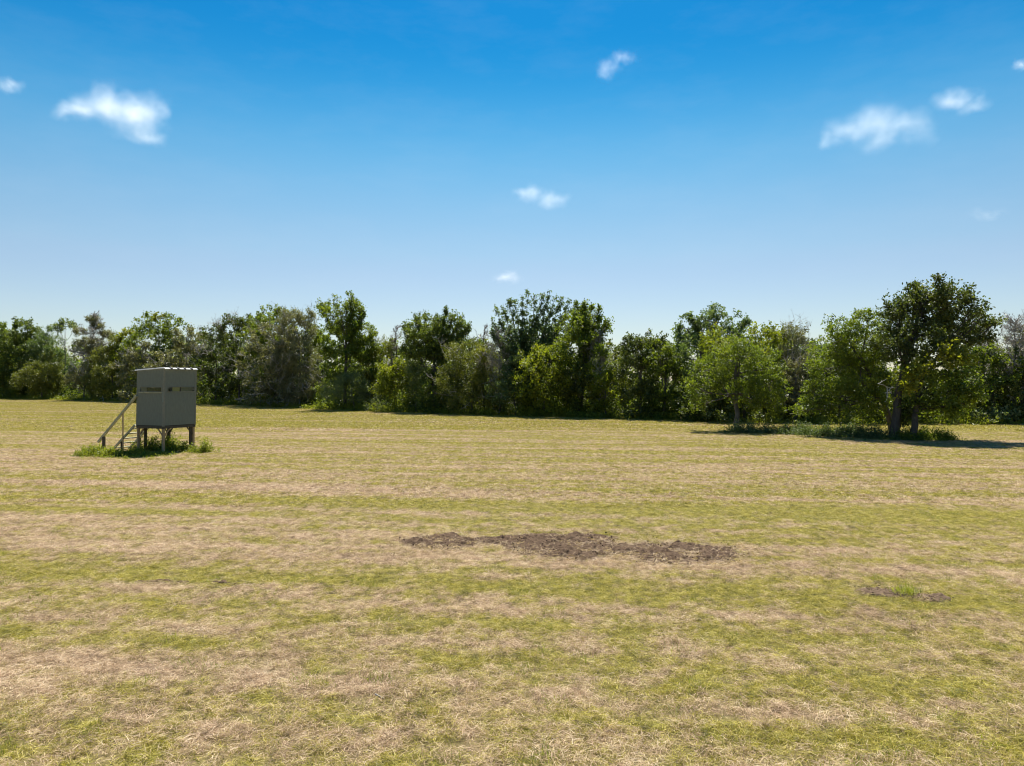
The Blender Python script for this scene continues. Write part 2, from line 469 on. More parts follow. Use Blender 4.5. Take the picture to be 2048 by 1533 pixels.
# ------------------------------------------------------------------ ground
def grid_mesh(name, xs, ys, zf):
    X, Y = np.meshgrid(xs, ys)
    Z = zf(X, Y)
    V = np.stack([X, Y, Z], -1).reshape(-1, 3)
    nx, ny = len(xs), len(ys)
    i = np.arange(ny - 1)[:, None] * nx + np.arange(nx - 1)[None, :]
    q = np.stack([i, i + 1, i + nx + 1, i + nx], -1).reshape(-1)
    return np_mesh(name, V, q, np.arange(0, len(q), 4), smooth=True)
ys = np.concatenate([[-4000, -800, -100, -20], np.arange(-4, 24, .28), np.arange(24, 70, 1.0), np.arange(70, 160, 5), [200, 400, 1200, 4000, 8000]])
xp = np.concatenate([np.arange(0, 12, .28), np.arange(12, 50, 1.2), np.arange(50, 140, 6), [200, 500, 2000, 8000]])
xs = np.concatenate([-xp[::-1][:-1], xp])
def gz_far(X, Y):
    w = np.clip((90 - np.hypot(X, Y)) / 30, 0, 1)
    return ground_z(X, Y) * w
ground = link_mesh('ground', grid_mesh('ground', xs, ys, gz_far), M['ground'])
tag(ground, kind='structure')

# soil masks (metres): where the turf is torn up
SOIL = [(-1.02, 10.85, .62, .62), (-.2, 10.95, .55, .28), (.75, 10.7, 1.08, .85), (1.55, 10.35, .5, .5), (2.25, 10.25, 1.0, .80)]
SOIL2 = [(4.26, 8.22, .30, .20), (4.62, 8.0, .24, .12)]
W2 = waves(8, 26, 2.2, 30)
def mask(x, y, S_):
    m = np.full(np.broadcast(x, y).shape, -9.0)
    for cx, cy_, rx, ry in S_:
        m = np.maximum(m, 1 - np.hypot((x - cx) / rx, (y - cy_) / ry))
    return m + .30 * wsum(W2, x, y)

W3 = waves(21, 40, 22, 110)
W4 = waves(22, 30, 7, 26)
def soil_obj(name, label, S_, mat, height, step=.017):
    x0 = min(a[0] - a[2] for a in S_) - .3; x1 = max(a[0] + a[2] for a in S_) + .3
    y0 = min(a[1] - a[3] for a in S_) - .3; y1 = max(a[1] + a[3] for a in S_) + .3
    X, Y = np.meshgrid(np.arange(x0, x1, step), np.arange(y0, y1, step))
    mk = mask(X, Y, S_)
    t = np.clip(mk * 3.0, 0, 1)
    lump = wsum(W4, X, Y); fine = wsum(W3, X, Y)
    Z = ground_z(X, Y) + .012 + t * height * (.45 + .5 * lump + .55 * np.abs(fine)) 
    Z = np.where(mk < 0, ground_z(X, Y) - .03, Z)
    ny, nx = X.shape
    V = np.stack([X, Y, Z], -1).reshape(-1, 3)
    V[:, :2] += RNG.normal(size=(len(V), 2)) * step * .25
    i = np.arange(ny - 1)[:, None] * nx + np.arange(nx - 1)[None, :]
    keep = (mk[:-1, :-1] > -.05) | (mk[1:, 1:] > -.05)
    i = i[keep]
    q = np.stack([i, i + 1, i + nx + 1, i + nx], -1).reshape(-1)
    used, inv = np.unique(q, return_inverse=True)
    me = np_mesh(name, V[used], inv, np.arange(0, len(q), 4), smooth=False)
    o = link_mesh(name, me, mat)
    tag(o, label, 'bare soil', kind='stuff')
    return o
soil_obj('soil_patch', 'wide strip of dark churned soil in the mown grass', SOIL, M['soil'], .058)
soil_obj('soil_patch', 'small scrape of pale dry soil beside a green tuft', SOIL2, M['soil_pale'], .034)

SOIL3 = [(-4.38, 8.72, .24, .045), (-4.1, 8.70, .15, .03), (-3.52, 8.64, .17, .045), (-3.30, 8.60, .17, .05), (3.62, 5.45, .16, .05), (.50, 4.80, .12, .05), (5.6, 22.5, .5, .12), (8.8, 20.5, .7, .15), (-17.0, 30.0, .6, .2), (5.1, 14.6, .3, .07)]
soil_obj('turf_scrape', 'thin dark scrapes and torn turf scattered in the mown grass', SOIL3[:4], M['soil'], .03)
def clods(name, label, S_, n, mat, smin, smax):
    """loose crumbs of earth, small lumpy stones joined as one heap"""
    base = bmesh.new(); bmesh.ops.create_icosphere(base, subdivisions=1, radius=1)
    bv = np.array([v.co[:] for v in base.verts]); bf = np.array([[v.index for v in f.verts] for f in base.faces]); base.free()
    x0 = min(a[0] - a[2] for a in S_) - .3; x1 = max(a[0] + a[2] for a in S_) + .3
    y0 = min(a[1] - a[3] for a in S_) - .3; y1 = max(a[1] + a[3] for a in S_) + .3
    x = RNG.uniform(x0, x1, n * 4); y = RNG.uniform(y0, y1, n * 4)
    k = mask(x, y, S_) > RNG.uniform(-.12, .15, n * 4)
    x, y = x[k][:n], y[k][:n]; m_ = len(x)
    s = smin * (smax / smin) ** (RNG.random(m_) ** 2.2)
    V = bv[None] * (1 + .28 * RNG.normal(size=(m_, len(bv), 1))) * s[:, None, None] * np.array([1, 1, .75])
    V += np.stack([x, y, ground_z(x, y) + .035 + RNG.random(m_) * .03], -1)[:, None, :]
    q = (bf[None] + (np.arange(m_) * len(bv))[:, None, None]).reshape(-1)
    o = link_mesh(name, np_mesh(name, V.reshape(-1, 3), q, np.arange(0, len(q), 3)), mat)
    tag(o, label, 'soil crumbs', kind='stuff')
clods('soil_clods', 'loose crumbly clods lying on the dark churned soil', SOIL, 700, M['soil'], .005, .016)
clods('soil_clods', 'pale crumbs of earth in the small scrape at right', SOIL2, 140, M['soil_pale'], .004, .011)

# ------------------------------------------------------------------ mown grass (stuff: instanced patches of real blades)
src = bpy.data.collections.new('grass_sources')
def blade_patch(name, size, n, wid, lmin, lmax, lie=.5, h_scale=1.0, seed=0):
    r = np.random.default_rng(seed)
    base = np.concatenate([r.uniform(-.56, .56, (n, 2)) * size, np.zeros((n, 1))], 1)
    # tufts: pull part of the blades towards shared roots
    # bare gaps between the stubble
    gw = waves(seed + 7, 8, 9, 40); gm = wsum(gw, base[:, 0], base[:, 1]) < r.uniform(.2, 1.2, n)
    base = base[gm]; n = len(base)
    nt = max(4, n // 30); roots = r.uniform(-.52, .52, (nt, 2)) * size
    pick = r.integers(0, nt, n); tuft = r.random(n) < .45
    base[tuft, :2] = roots[pick[tuft]] + r.normal(size=(tuft.sum(), 2)) * .022 * h_scale
    head = r.uniform(0, 2 * math.pi, n)
    lying = r.random(n) < lie
    el = np.where(lying, r.uniform(-.05, .35, n), r.uniform(.6, 1.45, n))
    ln = r.uniform(lmin, lmax, n) * np.where(lying, 1.35, .72) * h_scale
    base[lying, 2] += r.uniform(.002, .030, lying.sum()) * h_scale
    hv = np.stack([np.cos(head), np.sin(head)], -1)
    el2 = el - r.uniform(.1, .7, n)
    el2 = np.where(lying, np.clip(el2, -.25, .3), el2)
    P1 = base + np.concatenate([hv * (np.cos(el) * ln * .5)[:, None], (np.sin(el) * ln * .5)[:, None]], 1)
    P2 = P1 + np.concatenate([hv * (np.cos(el2) * ln * .5)[:, None], (np.sin(el2) * ln * .5)[:, None]], 1)
    P2[:, 2] = np.maximum(P2[:, 2], .003)
    w = np.concatenate([np.stack([-np.sin(head), np.cos(head)], -1), r.normal(size=(n, 1)) * .7], 1)
    w = unit(w) * (wid * r.uniform(.6, 1.3, n))[:, None]
    V = np.stack([base - w, base + w, P1 + w * .8, P1 - w * .8, P2], 1).reshape(-1, 3)
    o5 = (np.arange(n) * 5)[:, None]
    L = (o5 + np.array([[0, 1, 2, 3, 3, 2, 4]])).ravel()
    st = ((np.arange(n) * 7)[:, None] + np.array([[0, 4]])).ravel()
    rnd = r.random(n); rnd = np.where(lying, .35 + .65 * rnd, rnd * .9)
    me = np_mesh(name, V, L, st, {'rnd': np.repeat(rnd, 5), 'var': np.repeat(r.random(n), 5)})
    me.materials.append(M['grass'])
    o = bpy.data.objects.new(name, me); src.objects.link(o)
    return o
# order of names = instance index
for i in range(5): blade_patch('a_near_%d' % i, .80, 7500, .0014, .028, .072, .52, 1.0, 100 + i)
for i in range(3): blade_patch('b_small_%d' % i, .30, 900, .0014, .032, .085, .5, 1.0, 200 + i)
for i in range(4): blade_patch('c_mid_%d' % i, 1.6, 9500, .0034, .05, .12, .5, 1.0, 300 + i)
for i in range(3): blade_patch('d_far_%d' % i, 3.2, 7500, .010, .07, .17, .42, 1.15, 400 + i)

EDGE = [(-150, 150), (-81, 112), (-36.5, 83), (-14, 62), (0, 52), (9, 47), (15.6, 42), (30, 41.4), (60, 42), (120, 40)]
ex = np.array([e[0] for e in EDGE], float); ey = np.array([e[1] for e in EDGE], float)
def edge_y(x): return np.interp(x, ex, ey)

pts, idx, rot, scl = [], [], [], []
def scatter(y0, y1, step, i0, ni, tan=.98, skip=None, half=None):
    y = y0
    while y < y1:
        hw = half if half else y * tan + 1.5
        x = -hw
        while x < hw:
            px, py = x + RNG.uniform(-.12, .12) * step, y + RNG.uniform(-.12, .12) * step
            if py < edge_y(px) + 1.5 and not (skip and skip(px, py)):
                pts.append((px, py, float(gz_far(np.array(px), np.array(py))) + .002))
                idx.append(i0 + int(RNG.integers(0, ni))); rot.append(RNG.integers(0, 4) * math.pi / 2 + RNG.uniform(-.4, .4))
                scl.append(RNG.uniform(.9, 1.12))
            x += step
        y += step
BOX = (-2.4, 5.3, 7.4, 12.2)
def inbox(x, y, g=0.0): return BOX[0] + g < x < BOX[1] - g and BOX[2] + g < y < BOX[3] - g
scatter(3.2, 15, .70, 0, 5, skip=lambda x, y: inbox(x, y, .3))
def soil_skip(x, y):
    return not inbox(x, y) or mask(x, y, SOIL) > .10 or mask(x, y, SOIL2) > .0
y = BOX[2]
scatter(BOX[2], BOX[3], .235, 5, 3, skip=soil_skip, half=5.4)
scatter(15, 38, 1.42, 8, 4)
scatter(38, 118, 2.85, 12, 3)
gme = bpy.data.meshes.new('mown_grass')
gme.from_pydata(pts, [], [])
a = gme.attributes.new('pick', 'INT', 'POINT'); a.data.foreach_set('value', np.array(idx, dtype=np.int32))
a = gme.attributes.new('turn', 'FLOAT', 'POINT'); a.data.foreach_set('value', np.array(rot, dtype=np.float32))
a = gme.attributes.new('size', 'FLOAT', 'POINT'); a.data.foreach_set('value', np.array(scl, dtype=np.float32))
grass = link_mesh('mown_grass', gme, M['grass'])
tag(grass, 'mown yellow green grass with straw cuttings covering the whole field', 'grass', kind='stuff')

def gn_instances(obj, coll):
    ng = bpy.data.node_groups.new('scatter_blades', 'GeometryNodeTree')
    ng.interface.new_socket('Geometry', in_out='INPUT', socket_type='NodeSocketGeometry')
    ng.interface.new_socket('Geometry', in_out='OUTPUT', socket_type='NodeSocketGeometry')
    n, l = ng.nodes, ng.links
    gi, go = n.new('NodeGroupInput'), n.new('NodeGroupOutput')
    iop = n.new('GeometryNodeInstanceOnPoints'); ci = n.new('GeometryNodeCollectionInfo')
    ci.inputs['Collection'].default_value = coll
    ci.inputs['Separate Children'].default_value = True; ci.inputs['Reset Children'].default_value = True
    def na(nm, ty):
        q = n.new('GeometryNodeInputNamedAttribute'); q.data_type = ty; q.inputs['Name'].default_value = nm
        return q.outputs['Attribute']
    cx = n.new('ShaderNodeCombineXYZ'); l.new(na('turn', 'FLOAT'), cx.inputs[2])
    m2p = n.new('GeometryNodeMeshToPoints')
    l.new(gi.outputs[0], m2p.inputs['Mesh'])
    l.new(m2p.outputs[0], iop.inputs['Points']); l.new(ci.outputs[0], iop.inputs['Instance'])
    iop.inputs['Pick Instance'].default_value = True
    l.new(na('pick', 'INT'), iop.inputs['Instance Index'])
    l.new(cx.outputs[0], iop.inputs['Rotation'])
    l.new(na('size', 'FLOAT'), iop.inputs['Scale'])
    l.new(iop.outputs[0], go.inputs[0])
    md = obj.modifiers.new('scatter', 'NODES'); md.node_group = ng
gn_instances(grass, src)

# taller green tufts and heaps of cut straw in the near field (stuff: nobody could count them)
def tuft_blades(C, n_each, r_base, lmin, lmax, wid, el_lo=.8, el_hi=1.5, lying=False, dome=0.0):
    r = RNG
    n = len(C) * n_each
    ci = np.repeat(np.arange(len(C)), n_each)
    rb = np.repeat(np.broadcast_to(r_base, (len(C),)), n_each)
    off = r.normal(size=(n, 2)) * rb[:, None] * .5
    base = np.concatenate([C[ci, :2] + off, np.zeros((n, 1))], 1)
    base[:, 2] = ground_z(base[:, 0], base[:, 1])
    if dome > 0:
        base[:, 2] += dome * np.exp(-(np.hypot(off[:, 0], off[:, 1]) / (rb * .6)) ** 2) * r.random(n)
    head = r.uniform(0, 2 * math.pi, n)
    el = r.uniform(el_lo, el_hi, n); ln = r.uniform(lmin, lmax, n)
    hv = np.stack([np.cos(head), np.sin(head)], -1)
    el2 = el - r.uniform(.1, .8, n)
    P1 = base + np.concatenate([hv * (np.cos(el) * ln * .5)[:, None], (np.sin(el) * ln * .5)[:, None]], 1)
    P2 = P1 + np.concatenate([hv * (np.cos(el2) * ln * .5)[:, None], (np.sin(el2) * ln * .5)[:, None]], 1)
    w = np.concatenate([np.stack([-np.sin(head), np.cos(head)], -1), r.normal(size=(n, 1)) * .6], 1)
    w = unit(w) * (wid * r.uniform(.6, 1.3, n))[:, None]
    V = np.stack([base - w, base + w, P1 + w * .8, P1 - w * .8, P2], 1).reshape(-1, 3)
    L = ((np.arange(n) * 5)[:, None] + np.array([[0, 1, 2, 3, 3, 2, 4]])).ravel()
    st = ((np.arange(n) * 7)[:, None] + np.array([[0, 4]])).ravel()
    return V, L, st, np.repeat(r.random(n), 5)
def field_pts(n, y0, y1, power=1.0):
    y = y0 + (y1 - y0) * RNG.random(n) ** power
    x = RNG.uniform(-1, 1, n) * y * .85
    k = (mask(x, y, SOIL) < -.1)
    return np.stack([x[k], y[k]], -1)
C = field_pts(300, 4, 20)
V, L, st, rr = tuft_blades(C, 60, .15, .04, .105, .0022, .5, 1.4)
o = link_mesh('grass_tufts', np_mesh('grass_tufts', V, L, st, {'rnd': rr}), M['weed'])
tag(o, 'bright green grass tufts standing out of the mown field', 'grass', kind='stuff')
C = field_pts(520, 4, 20)
C = np.concatenate([C, np.array([[.66, 4.95], [-.25, 5.45], [.1, 5.2], [2.6, 6.1], [-2.4, 5.0], [-1.2, 4.7], [1.5, 4.8], [3.2, 9.6], [3.6, 9.7]])])
rs = np.concatenate([RNG.uniform(.08, .26, len(C) - 9), np.full(9, .24)])
V, L, st, rr = tuft_blades(C, 95, rs, .04, .11, .0014, -.3, .9, dome=.085)
o = link_mesh('straw_heaps', np_mesh('straw_heaps', V, L, st, {'rnd': rr}), M['weed_straw'])
tag(o, 'small heaps of dry cut straw left by the mower', 'straw', kind='stuff')
n_ = 420; x_ = RNG.uniform(-1.9, 3.6, n_); y_ = RNG.uniform(9.2, 12.0, n_); k_ = mask(x_, y_, SOIL) > -.25
V, L, st, rr = tuft_blades(np.stack([x_[k_], y_[k_]], -1), 26, .13, .04, .12, .0020, -.1, .6, dome=.02)
V[:, 2] += .045
o = link_mesh('straw_scraps', np_mesh('straw_scraps', V, L, st, {'rnd': rr}), M['weed_straw'])
tag(o, 'scraps of dry straw strewn over the dark churned soil', 'straw', kind='stuff')
# the tall green tuft in the small scrape
V, L, st, rr = tuft_blades(np.array([[4.50, 8.16], [4.60, 8.2]]), 130, .13, .07, .18, .0022, .5, 1.4)
o = link_mesh('grass_tuft', np_mesh('grass_tuft', V, L, st, {'rnd': rr}), M['weed'])
o.location.z = .03
tag(o, 'low fresh green tuft growing in the small pale soil scrape', 'grass', kind='stuff')

# ------------------------------------------------------------------ weeds and undergrowth (stuff)
def weed_mass(name, label, cat, spots, n, leaf, wid, mat, ragged=True):
    """spots: (x, y, rx, ry, height); leaves on upright sprigs filling each mound"""
    sp = np.array(spots, float)
    w = sp[:, 2] * sp[:, 3]; w /= w.sum()
    k = 9; ns = n // k
    pk = RNG.choice(len(sp), ns, p=w)
    ang = RNG.uniform(0, 2 * math.pi, ns); rad = np.abs(RNG.normal(size=ns)) * .62
    x = sp[pk, 0] + np.cos(ang) * rad * sp[pk, 2]; y = sp[pk, 1] + np.sin(ang) * rad * sp[pk, 3]
    hh = sp[pk, 4] * (.22 + .85 * np.exp(-rad ** 2 * 1.3)) * ((.35 + 1.0 * RNG.random(ns) ** 1.5) if ragged else RNG.uniform(.3, .95, ns))
    b = np.stack([x, y, gz_far(x, y)], -1)
    lean = RNG.normal(size=(ns, 2)) * .22
    tip = b + np.stack([lean[:, 0] * hh, lean[:, 1] * hh, hh], -1)
    t = RNG.random((ns, k)) ** .7
    P = b[:, None] + (tip - b)[:, None] * t[..., None] + RNG.normal(size=(ns, k, 3)) * leaf * .55
    P[..., 2] = np.maximum(P[..., 2], .01)
    D_ = np.repeat(unit(tip - b)[:, None], k, 1).reshape(-1, 3) * .5
    A = leaf_arrays(P.reshape(-1, 3), leaf, wid, .4, D_)
    rnd = np.clip(np.repeat(RNG.random(ns), k) * .5 + RNG.random(ns * k) * .5, 0, 1)
    o = link_mesh(name, leaf_mesh(name, A, rnd), mat)
    tag(o, label, cat, kind='stuff')
    return o

def wp(px, D): return ((px - CX) / F * D, D)
bw = []
for px, D, rx, ry, h in ((172, 23.9, .32, .6, .26), (190, 23.8, .40, .7, .32), (218, 23.8, .45, .8, .24), (248, 23.6, .45, .6, .15), (275, 23.6, .45, .6, .22), (300, 23.6, .5, .6, .08), (328, 25.7, .5, .4, .45),
                         (325, 23.9, .5, .5, .07), (345, 25.3, .4, .4, .34), (368, 25.3, .35, .4, .32), (390, 24.9, .3, .3, .22), (408, 24.9, .36, .5, .44), (300, 25.4, .6, .5, .48), (345, 26.1, .5, .5, .50), (272, 25.2, .3, .3, .30)):
    x, y = wp(px, D); bw.append((x, y, rx, ry, h))
weed_mass('weeds', 'leafy bright green weeds round the legs of the wooden hunting blind', 'weeds', bw, 22000, .075, .026, M['weed'])
tw = []
for px, D, rx, ry, h in ((1475, 34.5, .7, .6, .55), (1500, 34.6, .7, .7, .5), (1535, 34.2, .8, .7, .46), (1570, 33.8, .9, .8, .42), (1610, 33.2, .9, .9, .44),
                         (1650, 32.6, .9, .9, .46), (1690, 32.0, .9, .9, .48), (1725, 31.5, .8, .9, .50), (1755, 31.0, .8, .8, .55), (1790, 30.6, .7, .7, .42), (1600, 34.3, 1.2, .6, .5), (1700, 33.0, 1.2, .6, .5)):
    x, y = wp(px, D); tw.append((x, y, rx, ry, h))
weed_mass('weeds', 'grey green weeds growing between the lone tree and the big pair of trunks', 'weeds', tw, 30000, .085, .032, M['weed_blue'])
tw = []
for px, D, rx, ry, h in ((1815, 30.3, .7, .6, .42), (1845, 30.2, .7, .6, .46), (1875, 30.1, .6, .5, .44), (1895, 30.0, .5, .4, .36)):
    x, y = wp(px, D); tw.append((x, y, rx, ry, h))
weed_mass('weeds', 'dark low weeds in the shade right of the two big trunks', 'weeds', tw, 9000, .085, .034, M['leaf_green'])

# tall grass fringe where the mower stopped, and dark brush under the trees
xs_ = RNG.uniform(-85, 34, 900)
fr = [(x, edge_y(x) + RNG.uniform(-.6, 1.6), RNG.uniform(.5, 1.4), .5, RNG.uniform(.25, .75)) for x in xs_]
weed_mass('edge_grass', 'rank green grass and weeds along the foot of the treeline', 'grass', fr, 60000, .22, .055, M['weed'])
xs_ = RNG.uniform(-90, 36, 420)
fr = [(x, edge_y(x) + RNG.uniform(1.5, 4.5), RNG.uniform(.8, 1.6), RNG.uniform(.6, 1.2), RNG.uniform(.9, 2.2)) for x in xs_]
weed_mass('undergrowth', 'dark leafy brush filling the shade under the treeline', 'undergrowth', fr, 55000, .25, .14, M['leaf_dark'])
xs_ = RNG.uniform(-135, 70, 420)
fr = []
for x in xs_:
    yy = edge_y(x) + RNG.uniform(13, 26)
    fr.append((x, yy, RNG.uniform(2, 3.4), RNG.uniform(1.5, 3), (2.45 + yy * RNG.uniform(.030, .046)) * 1.22))
weed_mass('distant_woods', 'dense dim woodland filling the gaps behind the treeline', 'woodland', fr, 70000, .46, .30, M['leaf_green'], ragged=False)

# ------------------------------------------------------------------ trees
def sprays(C, outward, n_sprig, n_leaf, sprig_len, leaf, wid, up, rng, droop=0.0):
    """leafy twigs radiating from clump centres"""
    n = len(C) * n_sprig
    c = np.repeat(C, n_sprig, 0) + rng.normal(size=(n, 3)) * sprig_len * .35
    d = unit(np.repeat(outward, n_sprig, 0) * .55 + np.array([0, 0, up]) + rng.normal(size=(n, 3)) * .62)
    ln = sprig_len * rng.uniform(.4, 1.25, n)
    t = rng.random((n, n_leaf))
    P = c[:, None] + d[:, None] * (t * ln[:, None])[..., None] + rng.normal(size=(n, n_leaf, 3)) * leaf * .45
    P[..., 2] -= droop * t * t * ln[:, None]
    D_ = np.repeat(d[:, None], n_leaf, 1).reshape(-1, 3)
    A = leaf_arrays(P.reshape(-1, 3), leaf, wid, .35, D_ * .7, rng)
    rnd = np.clip(np.repeat(rng.random(n), n_leaf) * .45 + rng.random(n * n_leaf) * .55, 0, 1)
    return A, rnd

KIND = {   # leaf length, width, sprig length, upward growth
    'broad': (.16, .095, .42, .22), 'fine': (.13, .062, .34, .15), 'cedar': (.165, .048, .34, .55), 'sage': (.13, .036, .4, .35), 'oak': (.14, .088, .34, .20)}

def lobes_world(lobes, D, rng, depth=1.0):
    out = []
    for i, lb in enumerate(lobes):
        cx_, cy_, rx, ry = lb[:4]
        dd = (rng.uniform(-.55, .55) if i else 0.0) * rx / F * D + (lb[4] if len(lb) > 4 else 0)
        c = at(cx_, cy_, D + dd)
        out.append((c, np.array([max(rx / F * D * 1.04, .15), max(rx * depth / F * D, .3), max(ry / F * D * 1.02, .15)])))
    return out

def twig_system(tb, starts, dirs, lens, rads, levels, rng, nk=(5, 5, 4), spread=.8, up=.1, wig=.18, k=3, ratio=.5, collect=None):
    """branching by levels, vectorised"""
    P, d, L_, r_ = starts, unit(dirs), lens, rads
    for lev in range(levels):
        m = 5 if lev == 0 else 3
        pts_ = [P]; dd = d
        for j in range(m):
            dd = unit(dd + rng.normal(size=dd.shape) * wig + np.array([0, 0, up * .3]))
            pts_.append(pts_[-1] + dd * (L_ / m)[:, None])
        pts_ = np.stack(pts_, 1)
        for j in range(m):
            tb.segs(pts_[:, j], pts_[:, j + 1], r_ * (1 - .72 * j / m), r_ * (1 - .72 * (j + 1) / m), k)
        if collect is not None: collect.append(pts_[:, -1])
        if lev == levels - 1: break
        c = nk[min(lev, len(nk) - 1)]
        i = np.repeat(np.arange(len(P)), c)
        j = rng.integers(1, m + 1, len(i))
        P2 = pts_[i, j]
        seg = unit(pts_[i, j] - pts_[i, j - 1])
        d2 = unit(seg + rng.normal(size=seg.shape) * spread + np.array([0, 0, up]))
        L2 = L_[i] * ratio * rng.uniform(.6, 1.3, len(i)) * (1.15 - .5 * j / m)
        r2 = r_[i] * .55
        P, d, L_, r_ = P2, d2, L2, np.maximum(r2, rads.max() * .26)

TREES = []
GROUPS = {'broadleaf_tree': 'broadleaf trees of the treeline', 'cedar_tree': 'cedars of the treeline', 'grey_oak': 'grey tangled trees of the treeline',
          'oak_tree': 'dark oaks of the treeline', 'background_tree': 'trees behind the treeline', 'sage_shrub': 'pale shrubs at the mown edge',
          'broadleaf_shrub': 'bright green shrubs before the treeline', 'shrub': 'low shrubs before the treeline'}
def make_tree(name, label, cat, px, D, lobes, mat, kind='broad', dens=1.0, trunk_r=.10, bark='bark', seed=0, base_px=None, group=None,
              twigs=0, twig_mat='twig', extra=None, stems=None, leaf_scale=1.0, shell=.45, bare=0, depth=1.0, trunk_top=None, yellow=None):
    rng = np.random.default_rng(1000 + seed)
    bp_ = at(base_px if base_px else px, HY, D); bx, by = bp_[0], D
    root = empty(name, (bx, by, 0.0))
    off = np.array([bx, by, 0.0])
    if D > 38 and cat == 'tree' and len(lobes) > 1 and 'wispy' not in label:   # low side growth down to the brush
        low = max(l_[1] + l_[3] for l_ in lobes); xl = min(l_[0] - l_[2] for l_ in lobes); xr = max(l_[0] + l_[2] for l_ in lobes)
        gy = HY + EYE / D * F
        if low < gy - 14:
            lobes = [(l_[0], l_[1], l_[2] * 1.3, l_[3] * 1.15) + tuple(l_[4:]) for l_ in lobes] + [((xl + xr) / 2 + rng.uniform(-6, 6), (low + gy) / 2 - 8, (xr - xl) * .50, (gy - low) * .5 + 16)]
    lw = lobes_world(lobes, D, rng, depth)
    leaf, wid, sl, up = KIND[kind]
    ls = leaf_scale * max(1.0, D / 62)
    leaf, wid = leaf * ls, wid * ls
    # trunk towards the middle of the crown
    cc = np.mean([c for c, r in lw], 0)
    top = max(c[2] for c, r in lw)
    tt = np.array(trunk_top) if trunk_top is not None else np.array([cc[0], cc[1], max(cc[2], top * .85)])
    tb = Tubes()
    b0 = np.array([bx, by, -.1])
    mid = np.array([bx + (tt[0] - bx) * .25 + rng.normal() * .1, by + rng.normal() * .1, tt[2] * .5])
    tp = bezier(b0, mid, tt, 10) + np.concatenate([np.zeros((1, 3)), rng.normal(size=(9, 3)) * .035])
    rad = trunk_r * np.array([1.35, 1.02, .95, .88, .8, .7, .6, .48, .34, .2])
    tb.tube(tp - off, rad, 8, .06, rng)
    tot = 0; CC = []; OO = []
    for c, r in lw:
        area = math.pi * r[0] * r[2]
        n_cl = max(3, int(dens * area * 3.5 / (leaf * wid * .5) / 80))
        dv = unit(rng.normal(size=(n_cl, 3)))
        rr_ = (shell + (1 - shell) * rng.random(n_cl)) ** .6
        C_ = c + dv * r * rr_[:, None]
        k = C_[:, 2] > .25
        CC.append(C_[k]); OO.append(dv[k])
        # limb into the lobe
        s_i = rng.integers(3, 9)
        a_ = tp[min(s_i, 7)] if c[2] > tp[4][2] else tp[4]
        m_ = (a_ + c) / 2 + np.array([0, 0, -.15 * abs(c[0] - a_[0])]) + rng.normal(size=3) * .12
        lp = bezier(a_, m_, c, 7)
        tb.tube(lp - off, trunk_r * .42 * np.linspace(1, .3, 7), 5, .05, rng)
        ks = rng.choice(len(C_), min(len(C_), 7), replace=False)
        for q in ks:
            st_ = lp[rng.integers(2, 7)]
            sp_ = bezier(st_, (st_ + C_[q]) / 2 + rng.normal(size=3) * .1, C_[q], 5)
            tb.tube(sp_ - off, trunk_r * .16 * np.linspace(1, .35, 5), 4, 0, rng)
    CC = np.concatenate(CC); OO = np.concatenate(OO)
    if bare:   # stretches of bare grey branch among the foliage
        s0 = CC[rng.choice(len(CC), min(bare, len(CC)), replace=False)]
        cen = np.array([cc[0], cc[1], cc[2] * .8])
        dr = unit(s0 - cen + np.array([0, -.5, .3]))
        tw = Tubes()
        twig_system(tw, s0 - off + dr * .1 + np.array([0, -.25, 0]), dr, rng.uniform(.7, 1.5, len(s0)), np.full(len(s0), .015 * max(1, D / 38)), 3, rng, nk=(4, 3), spread=.75, ratio=.55)
        o = link_mesh('bare_branches', tw.mesh('bare_branches'), M[twig_mat], root)
        o['label'] = 'tangle of bare grey twigs'; o['kind'] = 'stuff'
    A, rnd = sprays(CC, OO, 9, 9, sl * max(1, D / 75), leaf, wid, up, rng)
    crown = link_mesh('crown', leaf_mesh('crown', A - off, rnd), M[mat], root)
    if yellow:
        yl = lobes_world(yellow, D - (1.3 if D < 38 else .8), rng)
        for c, r in yl:
            n_cl = max(5, int(math.pi * r[0] * r[2] * 4.6 / (leaf * wid * .5) / 80))
            dv = unit(rng.normal(size=(n_cl, 3)))
            A, rnd = sprays(c + dv * r * (rng.random(n_cl) ** .5)[:, None], dv, 9, 9, sl, leaf, wid, up, rng)
            y_ = link_mesh('crown_tips', leaf_mesh('crown_tips', A - off, rnd), M['leaf_yellow'], root)
            y_['label'] = 'yellowing branch tips'; y_['kind'] = 'stuff'
    if stems:  # upright leafy shoots above the crown
        SC, SO = [], []
        for (x_, y_, rr_) in stems:
            tipp = at(x_, y_, D + rng.uniform(-.7, .7))
            a_ = cc + (tipp - cc) * .10; a_[2] = max(1.5, cc[2] - (1.6 if name == 'fan_tree' else 1.0))
            mdl = a_ * .5 + tipp * .5; mdl[2] -= .12
            lp = bezier(a_, mdl, tipp, 26)
            lp[:, :2] += np.cumsum(rng.normal(size=(26, 2)) * .015, 0)
            tb.tube(lp - off, .06 * np.linspace(1, .12, 26), 5, 0, rng)
            n_ = 44; tq = rng.random(n_) ** .8 * 25; iq = tq.astype(int)
            p_ = lp[np.minimum(iq, 24)] + (lp[np.minimum(iq + 1, 25)] - lp[np.minimum(iq, 24)]) * (tq - iq)[:, None]
            fat = rr_ * (1.05 - .75 * tq / 25)
            SC.append(p_ + rng.normal(size=(n_, 3)) * fat[:, None] * .5); SO.append(rng.normal(size=(n_, 3)) * .5)
        A, rnd = sprays(np.concatenate(SC), np.concatenate(SO), 4, 6, .22, leaf, wid, .5, rng)
